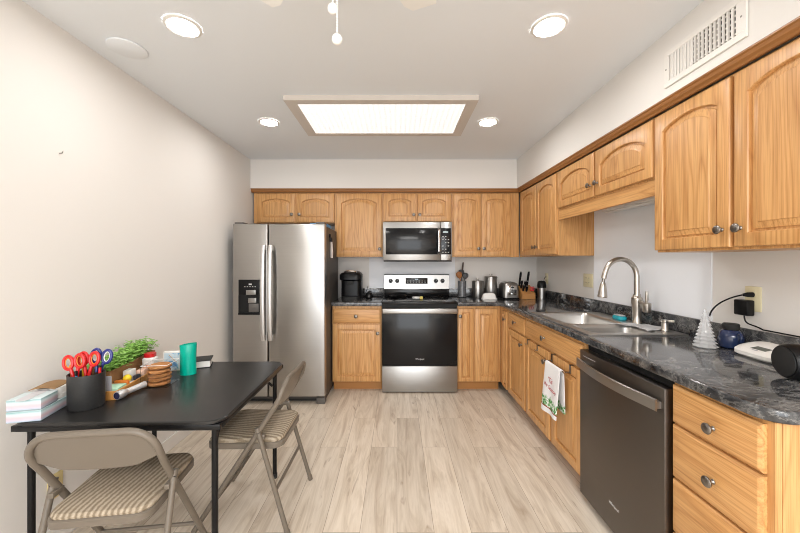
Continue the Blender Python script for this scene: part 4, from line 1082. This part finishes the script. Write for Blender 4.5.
# ---------------------------------------------------------------- things on the table
Z = ZTAB+0.0007
rzb = R(14)
def tissue(label, loc, rz, l=0.232, w_=0.112, h_=0.043):
    b_ = thing('tissue_box', label, 'tissue box', loc, rz, 'tissue boxes on the card table')
    MB().box(-w_/2, w_/2, -l/2, l/2, 0, h_, 0.002).build('carton', CARTON, b_)
    m = MB(); m.rings([[(x, y, h_+0.0006) for x, y in rrect(-0.022, 0.022, -0.065, 0.065, 0.02)], [(x, y, h_+0.0012) for x, y in rrect(-0.022, 0.022, -0.065, 0.065, 0.02)]]); m.build('opening_film', mat('film', S((206, 206, 210)), 0.3), b_)
    return b_
cxy = Vector((-1.447, 1.325, 0))+Matrix.Rotation(rzb, 3, 'Z') @ Vector((0, 0.116, 0))
tissue('long pastel tissue box at the bottom of the stack by the table corner', (cxy.x, cxy.y, Z), rzb)
rm = Matrix.Rotation(rzb, 3, 'Z')
c2_ = Vector((-1.447, 1.325, 0))+rm @ Vector((0.0, 0.0455, 0))
tissue('short pastel tissue box on top of the stack by the table corner', (c2_.x, c2_.y, Z+0.0450), R(13.4), l=0.090)
c3_ = Vector((-1.447, 1.325, 0))+rm @ Vector((0.012, 0.148, 0))
np_ = MB()
for i in range(7):
    q = 0.001*((i*7) % 3-1); np_.rings([[(x, y, 0.0065*i+z) for x, y in rrect(-0.042+q, 0.042+q, -0.044, 0.044, 0.022)] for z in (0, 0.0060)])
o = np_.build('napkin_stack', WHITE, loc=(c3_.x, c3_.y, Z+0.0450), ang=50); o.rotation_euler = (0, 0, rzb)
tag(o, 'short stack of white paper napkins on the long tissue box', 'napkins')
m = MB(); sheet(m, [[(-0.045+0.09*i/8, -0.05+0.10*j/4, 0.008*math.sin(i/8*3.14)) for j in range(5)] for i in range(9)], 0.0025)
o = m.build('paper_sleeve', BROWNP, loc=(c3_.x-0.01, c3_.y-0.01, Z+0.0450+0.0492), ang=70); o.rotation_euler = (0, 0, rzb)
tag(o, 'curved brown paper sleeve lying on the white napkins', 'paper')
# pen cup
PX, PY = -1.333, 1.468
pcu = thing('pen_cup', 'oval black pen cup full of scissors on the table', 'pen cup', (PX, PY, Z), R(6))
m = MB(); m.lathe([(0.062, 0), (0.065, 0.004), (0.066, 0.146), (0.063, 0.146), (0.060, 0.01), (0.0, 0.008)], seg=36, cap1=True, sx=1.0, sy=0.86); m.build('cup', HOLDER, pcu)
def scissors(label, x, y, tilt, lean, m_out, m_in, zt_=0.0):
    s_ = thing('scissors', label, 'scissors', (PX+x, PY+y, Z+0.013+zt_), lean, 'scissors standing in the pen cup')
    s_.rotation_euler = (R(-6), tilt, lean)
    for sx in (-1, 1):
        m = MB(); m.tube([(sx*0.023+0.0185*math.cos(R(q_)), 0, 0.184+0.028*math.sin(R(q_))) for q_ in range(0, 360, 20)], 0.0062, 8, closed=True); m.tube([(sx*0.014, 0, 0.155), (sx*0.006, 0.0, 0.115)], 0.0065, 8)
        h_ = m.build('handle', m_out, s_)
        m = MB(); m.tube([(sx*0.023+0.0115*math.cos(R(q_)), 0, 0.184+0.0205*math.sin(R(q_))) for q_ in range(0, 360, 20)], 0.0022, 6, closed=True); m.build('grip_lining', m_in, h_)
    MB().tube([(0, 0, 0.118), (0, 0, 0.0)], [0.007, 0.002], 8, flat=0.4).build('blades', CHROME, s_)
scissors('red scissors at the left of the pen cup', -0.018, -0.022, R(-9), R(5), RED, ORANGE, 0.0)
scissors('red scissors in the middle of the pen cup', -0.004, -0.002, R(0), R(5), RED, ORANGE, 0.004)
scissors('navy scissors with white grips at the right of the pen cup', 0.010, 0.018, R(7), R(5), BLUEN, WHITEPL, 0.012)
PENC = {'orange': ORANGE, 'yellow': YELLOW, 'blue': SKYB, 'red': RED, 'white': WHITEPL, 'brown': BROWNP}
for nm, x, y, tx, ty_, hh in (('orange', -0.052, -0.006, -0.18, -0.05, 0.17), ('yellow', -0.036, 0.024, -0.12, 0.05, 0.165), ('blue', -0.008, -0.036, 0.02, -0.08, 0.155), ('white', 0.036, 0.022, 0.12, 0.0, 0.16), ('red', 0.056, 0.004, 0.10, -0.05, 0.155), ('brown', -0.004, 0.036, -0.05, 0.06, 0.178)):
    p = thing('pen', '%s pen standing in the black pen cup' % nm, 'pen', (PX+x*0.9, PY+y, Z+0.0115), 0, 'pens in the pen cup')
    d = Vector((tx*0.4, ty_*0.4, 1)).normalized()
    MB().tube([d*0.0, d*0.012, d*(hh-0.02)], [0.001, 0.0045, 0.0045], 8).build('barrel', PENC[nm], p)
    MB().tube([d*(hh-0.0198), d*hh], 0.0052, 8).build('cap', BLACKPL if nm in ('blue', 'white') else PENC[nm], p)
# planter with microgreens
pa = math.atan2(0.075, 0.42)
pln = thing('planter_box', 'long wooden planter box of green seedlings along the wall', 'planter', (-1.452, 1.822, Z), pa)
plw, pll, plh = 0.052, 0.205, 0.098
m = MB(); m.box(-plw, plw, -pll, -pll+0.010, 0, plh); m.box(-plw, plw, pll-0.010, pll, 0, plh); m.box(-plw, -plw+0.010, -pll+0.0102, pll-0.0102, 0, plh); m.box(plw-0.010, plw, -pll+0.0102, pll-0.0102, 0, plh); m.box(-plw+0.0102, plw-0.0102, -pll+0.0102, pll-0.0102, 0, 0.010)
m.build('box', PLANTERM, pln, smooth=False)
MB().box(-plw+0.0105, plw-0.0105, -pll+0.0105, pll-0.0105, 0.0105, 0.084).build('soil', mottled('soil', S((50, 38, 28)), S((82, 62, 46)), 60, 0.95), pln, smooth=False)
fo = MB(); rnd = random.Random(3)
for i in range(900):
    x = rnd.uniform(-plw+0.014, plw-0.014); y = rnd.uniform(-pll+0.014, pll-0.014); hgt = rnd.uniform(0.018, 0.070)*(0.9+0.25*(y/pll))
    ox_, oy_ = rnd.gauss(0, 0.026), rnd.gauss(0, 0.022)
    if abs(y) > pll-0.04: oy_ += 0.012*math.copysign(1, y)
    b0 = Vector((x, y, 0.084)); t0 = Vector((x+ox_, y+oy_, 0.090+hgt))
    if t0.x < -0.085: t0.x = -0.085
    if i % 2 == 0: fo.tube([b0, b0.lerp(t0, 0.6)+Vector((0, 0, 0.006)), t0], 0.0007, 4)
    for kk in range(2):
        an = rnd.uniform(0, 6.28); sz = rnd.uniform(0.008, 0.0145); d = Vector((math.cos(an), math.sin(an), rnd.uniform(-0.2, 0.5))).normalized(); sd_ = d.cross(Vector((0, 0, 1))).normalized(); nn = sd_.cross(d)
        p = [t0, t0+d*sz*0.6+sd_*sz*0.55+nn*0.001, t0+d*sz*1.3+sd_*sz*0.42, t0+d*sz*1.45-nn*0.001, t0+d*sz*1.3-sd_*sz*0.42, t0+d*sz*0.6-sd_*sz*0.55+nn*0.001]
        p = [Vector((max(q_.x, -0.10), q_.y, q_.z)) for q_ in p]
        fo.rings([[q_ for q_ in p], [q_+nn*0.0006 for q_ in p]])
fo.build('seedlings', LEAF, pln, ang=60)
# bamboo tray
TRX, TRY, TRA = -1.334, 1.728, R(9)
tr_ = thing('wooden_tray', 'low orange-brown wooden tray of odds and ends on the table', 'tray', (TRX, TRY, Z), TRA)
tw_, tl_, th_ = 0.042, 0.200, 0.040
m = MB(); m.box(-tw_, tw_, -tl_, -tl_+0.006, 0, th_, 0.001, 1); m.box(-tw_, tw_, tl_-0.006, tl_, 0, th_, 0.001, 1); m.box(-tw_, -tw_+0.006, -tl_+0.0062, tl_-0.0062, 0, th_, 0.001, 1); m.box(tw_-0.006, tw_, -tl_+0.0062, tl_-0.0062, 0, th_, 0.001, 1)
m.box(-tw_+0.0062, tw_-0.0062, -tl_+0.0062, tl_-0.0062, 0, 0.006)
m.build('box', BAMBOO, tr_)
ZR_ = Z+0.007
def tp(x, y): v = Matrix.Rotation(TRA, 3, 'Z') @ Vector((x, y, 0)); return TRX+v.x, TRY+v.y
def rbox(name, label, cat, x, y, z, rz, sx, sy, sz, mt, bev=0.002):
    X_, Y_ = tp(x, y)
    o = MB().box(-sx/2, sx/2, -sy/2, sy/2, 0, sz, bev).build(name, mt, loc=(X_, Y_, z)); o.rotation_euler = (0, 0, TRA+rz); tag(o, label, cat); return o
rbox('card', 'grey-white card standing at the near end of the tray', 'card', -0.010, -0.186, ZR_, 0, 0.048, 0.004, 0.098, GREYCARD, 0.0005)
rbox('notepad', 'pale green and white notepad in the near part of the tray', 'notepad', 0.0, -0.140, ZR_, R(3), 0.062, 0.070, 0.038, GREEN, 0.002)
rbox('seed_packet', 'orange seed packet beside the notepad in the tray', 'packet', 0.0, -0.088, ZR_, R(-4), 0.062, 0.014, 0.046, ORANGE, 0.003)
rbox('white_packet', 'white packet lying under the yellow ball in the tray', 'packet', 0.004, -0.050, ZR_, R(5), 0.056, 0.045, 0.024, WHITE, 0.002)
X_, Y_ = tp(0.002, -0.050)
yb = MB().ball((0, 0, 0), 0.0185, 18).build('yellow_ball', YELLOW, loc=(X_, Y_, ZR_+0.0247+0.0185)); tag(yb, 'small yellow ball on a packet inside the wooden tray', 'ball')
rbox('dark_comb', 'dark comb standing in the tray by the snack bag', 'comb', 0.020, -0.004, ZR_, R(-6), 0.016, 0.034, 0.046, mat('dark_grey_plastic', S((60, 58, 66)), 0.4), 0.003)
rbox('white_carton', 'plain white carton standing inside the tray near the planter', 'carton', -0.016, 0.000, ZR_, 0, 0.034, 0.048, 0.072, WHITE, 0.002)
rbox('snack_bag', 'orange and white snack bag in the far half of the tray', 'snack bag', 0.012, 0.058, ZR_, R(4), 0.040, 0.050, 0.056, mottled('snack_print', S((214, 128, 60)), S((240, 232, 222)), 22, 0.4), 0.006)
rbox('red_packet', 'small red packet at the far right of the tray', 'packet', 0.014, 0.106, ZR_, R(-3), 0.034, 0.034, 0.058, mottled('red_print', S((196, 50, 44)), S((232, 200, 150)), 26, 0.4), 0.005)
X_, Y_ = tp(-0.002, 0.160)
jr = thing('white_jar', 'white jar with a bright red lid at the far end of the tray', 'jar', (X_, Y_, ZR_), TRA)
m = MB(); m.rings([[(x, y, z) for x, y in rrect(-0.031+i, 0.031-i, -0.030+i, 0.030-i, 0.016)] for z, i in ((0, 0.002), (0.004, 0), (0.084, 0), (0.092, 0.006))]); m.build('body', WHITEPL, jr)
m = MB(); m.rings([[(x, y, z) for x, y in rrect(-0.026, 0.026, -0.026, 0.026, 0.018)] for z in (0.0925, 0.112)]); m.build('lid', RED, jr)
# flashlight
fl = thing('flashlight', 'silver flashlight lying beside the wooden tray', 'flashlight', (-1.257, 1.533, Z+0.0205), R(-6))
MB().lathe([(0.017, 0.0), (0.0195, 0.004), (0.0195, 0.03), (0.014, 0.048), (0.0, 0.048)], (0, 0, 0), (0, 1, 0), 24).build('head', mat('silver_paint', (0.66, 0.66, 0.67), 0.3, 0.7), fl)
m = MB(); m.lathe([(0.0135, 0.0485), (0.0135, 0.05), (0.0135, 0.13), (0.0145, 0.132), (0.0145, 0.15), (0.011, 0.154), (0, 0.154)], (0, 0, 0), (0, 1, 0.0), 20)
m.build('barrel', mat('silver_barrel', (0.72, 0.72, 0.72), 0.35, 0.5), fl)
MB().lathe([(0.0155, 0.0006), (0.012, 0.0), (0.004, -0.0008), (0, -0.001)], (0, -0.0005, 0), (0, 1, 0), 20).build('lens', mat('torch_lens', S((60, 60, 90)), 0.1, 0.4), fl)
# cookies in a clear tub
CKX, CKY = -1.205, 1.742
ct = thing('cookie_tub', 'clear plastic tub of stacked cookies beside the tray', 'cookie tub', (CKX, CKY, Z), R(8))
s2 = 0.060; m = MB()
for x0, x1, y0_, y1_ in ((-s2, s2, -s2, -s2+0.001), (-s2, s2, s2-0.001, s2), (-s2, -s2+0.001, -s2+0.0012, s2-0.0012), (s2-0.001, s2, -s2+0.0012, s2-0.0012)): m.box(x0, x1, y0_, y1_, 0, 0.108)
m.box(-s2+0.0012, s2-0.0012, -s2+0.0012, s2-0.0012, 0, 0.001)
m.build('shell', GLASS, ct, smooth=False)
m = MB(); m.tube([(-s2, -s2, 0.1095), (s2, -s2, 0.1095), (s2, s2, 0.1095), (-s2, s2, 0.1095)], 0.0014, 6, closed=True); m.build('rim', WHITEPL, ct)
ck0 = None
for i in range(5):
    x, y = CKX+0.004*((i*3) % 3-1), CKY+0.004*((i*5) % 3-1); loc = (x, y, Z+0.0016+i*0.0202)
    lab = ['brown cookie at the bottom of the clear tub', 'brown cookie second from bottom in the clear tub', 'brown cookie in the middle of the clear tub', 'brown cookie second from top in the clear tub', 'brown cookie on top of the pile in the clear tub'][i]
    if ck0 is None:
        m = MB(); m.lathe([(0.042, 0), (0.050, 0.004), (0.051, 0.010), (0.045, 0.017), (0.028, 0.0195), (0, 0.0198)], seg=26)
        for v in m.bm.verts:
            k = 1+0.03*math.sin(v.co.x*160)*math.cos(v.co.y*140); v.co.x *= k; v.co.y *= k
        ck0 = m.build('cookie', COOKIE, loc=loc); tag(ck0, lab, 'cookie', 'cookies in the clear tub')
    else:
        c = ck0.copy(); COL.objects.link(c); c.location = loc; c.rotation_euler = (0, 0, i*1.3); c['label'] = lab
# picture card box, teal cup, book
pcard = thing('picture_card', 'upright blue and white picture box behind the cookies', 'box', (-1.282, 1.965, Z), R(4))
MB().box(-0.052, 0.052, -0.012, 0.012, 0, 0.108, 0.001, 1).build('board', WHITE, pcard)
MB().box(-0.046, 0.048, -0.0128, -0.0122, 0.006, 0.100).build('picture', CARDM, pcard, smooth=False)
m = MB(); m.tube([(-0.020, -0.0138, 0.092), (0.022, -0.0138, 0.050)], 0.0035, 8, flat=0.3); m.build('stick_print', mat('tan_print', S((186, 150, 96)), 0.6), pcard)
tc_ = MB(); rings = []
for i in range(25):
    v = i/24; z = 0.165*v; tws = v*R(90)
    ring = []
    for k in range(40):
        q_ = 2*math.pi*k/40; rx = 0.043-0.003*math.sin(math.pi*v); ry = 0.034+0.003*math.sin(math.pi*v)
        ring.append((rx*math.cos(q_)*(1+0.04*v), ry*math.sin(q_)*(1-0.01*math.cos(4*math.pi*v)), z+ (0.006*math.cos(q_) if i == 24 else 0)))
    rings.append(ring)
inner = [[(x*0.95, y*0.95, z) for x, y, z in r] for r in reversed(rings[2:])]
tc_.rings(rings+inner)
cup = tc_.build('tumbler', TEAL, loc=(-1.160, 1.900, Z), ang=40); tag(cup, 'tall teal plastic tumbler near the far table edge', 'cup')
bk = thing('book', 'black hardcover book lying behind the teal tumbler', 'book', (-1.180, 2.045, Z), R(22))
m = MB(); m.box(-0.062, 0.066, -0.058, 0.060, 0, 0.003); m.box(-0.062, 0.066, -0.058, 0.060, 0.039, 0.042); m.box(-0.066, -0.0622, -0.058, 0.060, 0, 0.042); m.build('cover', BLACKMAT, bk, smooth=False)
MB().box(-0.0618, 0.061, -0.054, 0.056, 0.0033, 0.0387).build('pages', WHITE, bk, smooth=False)
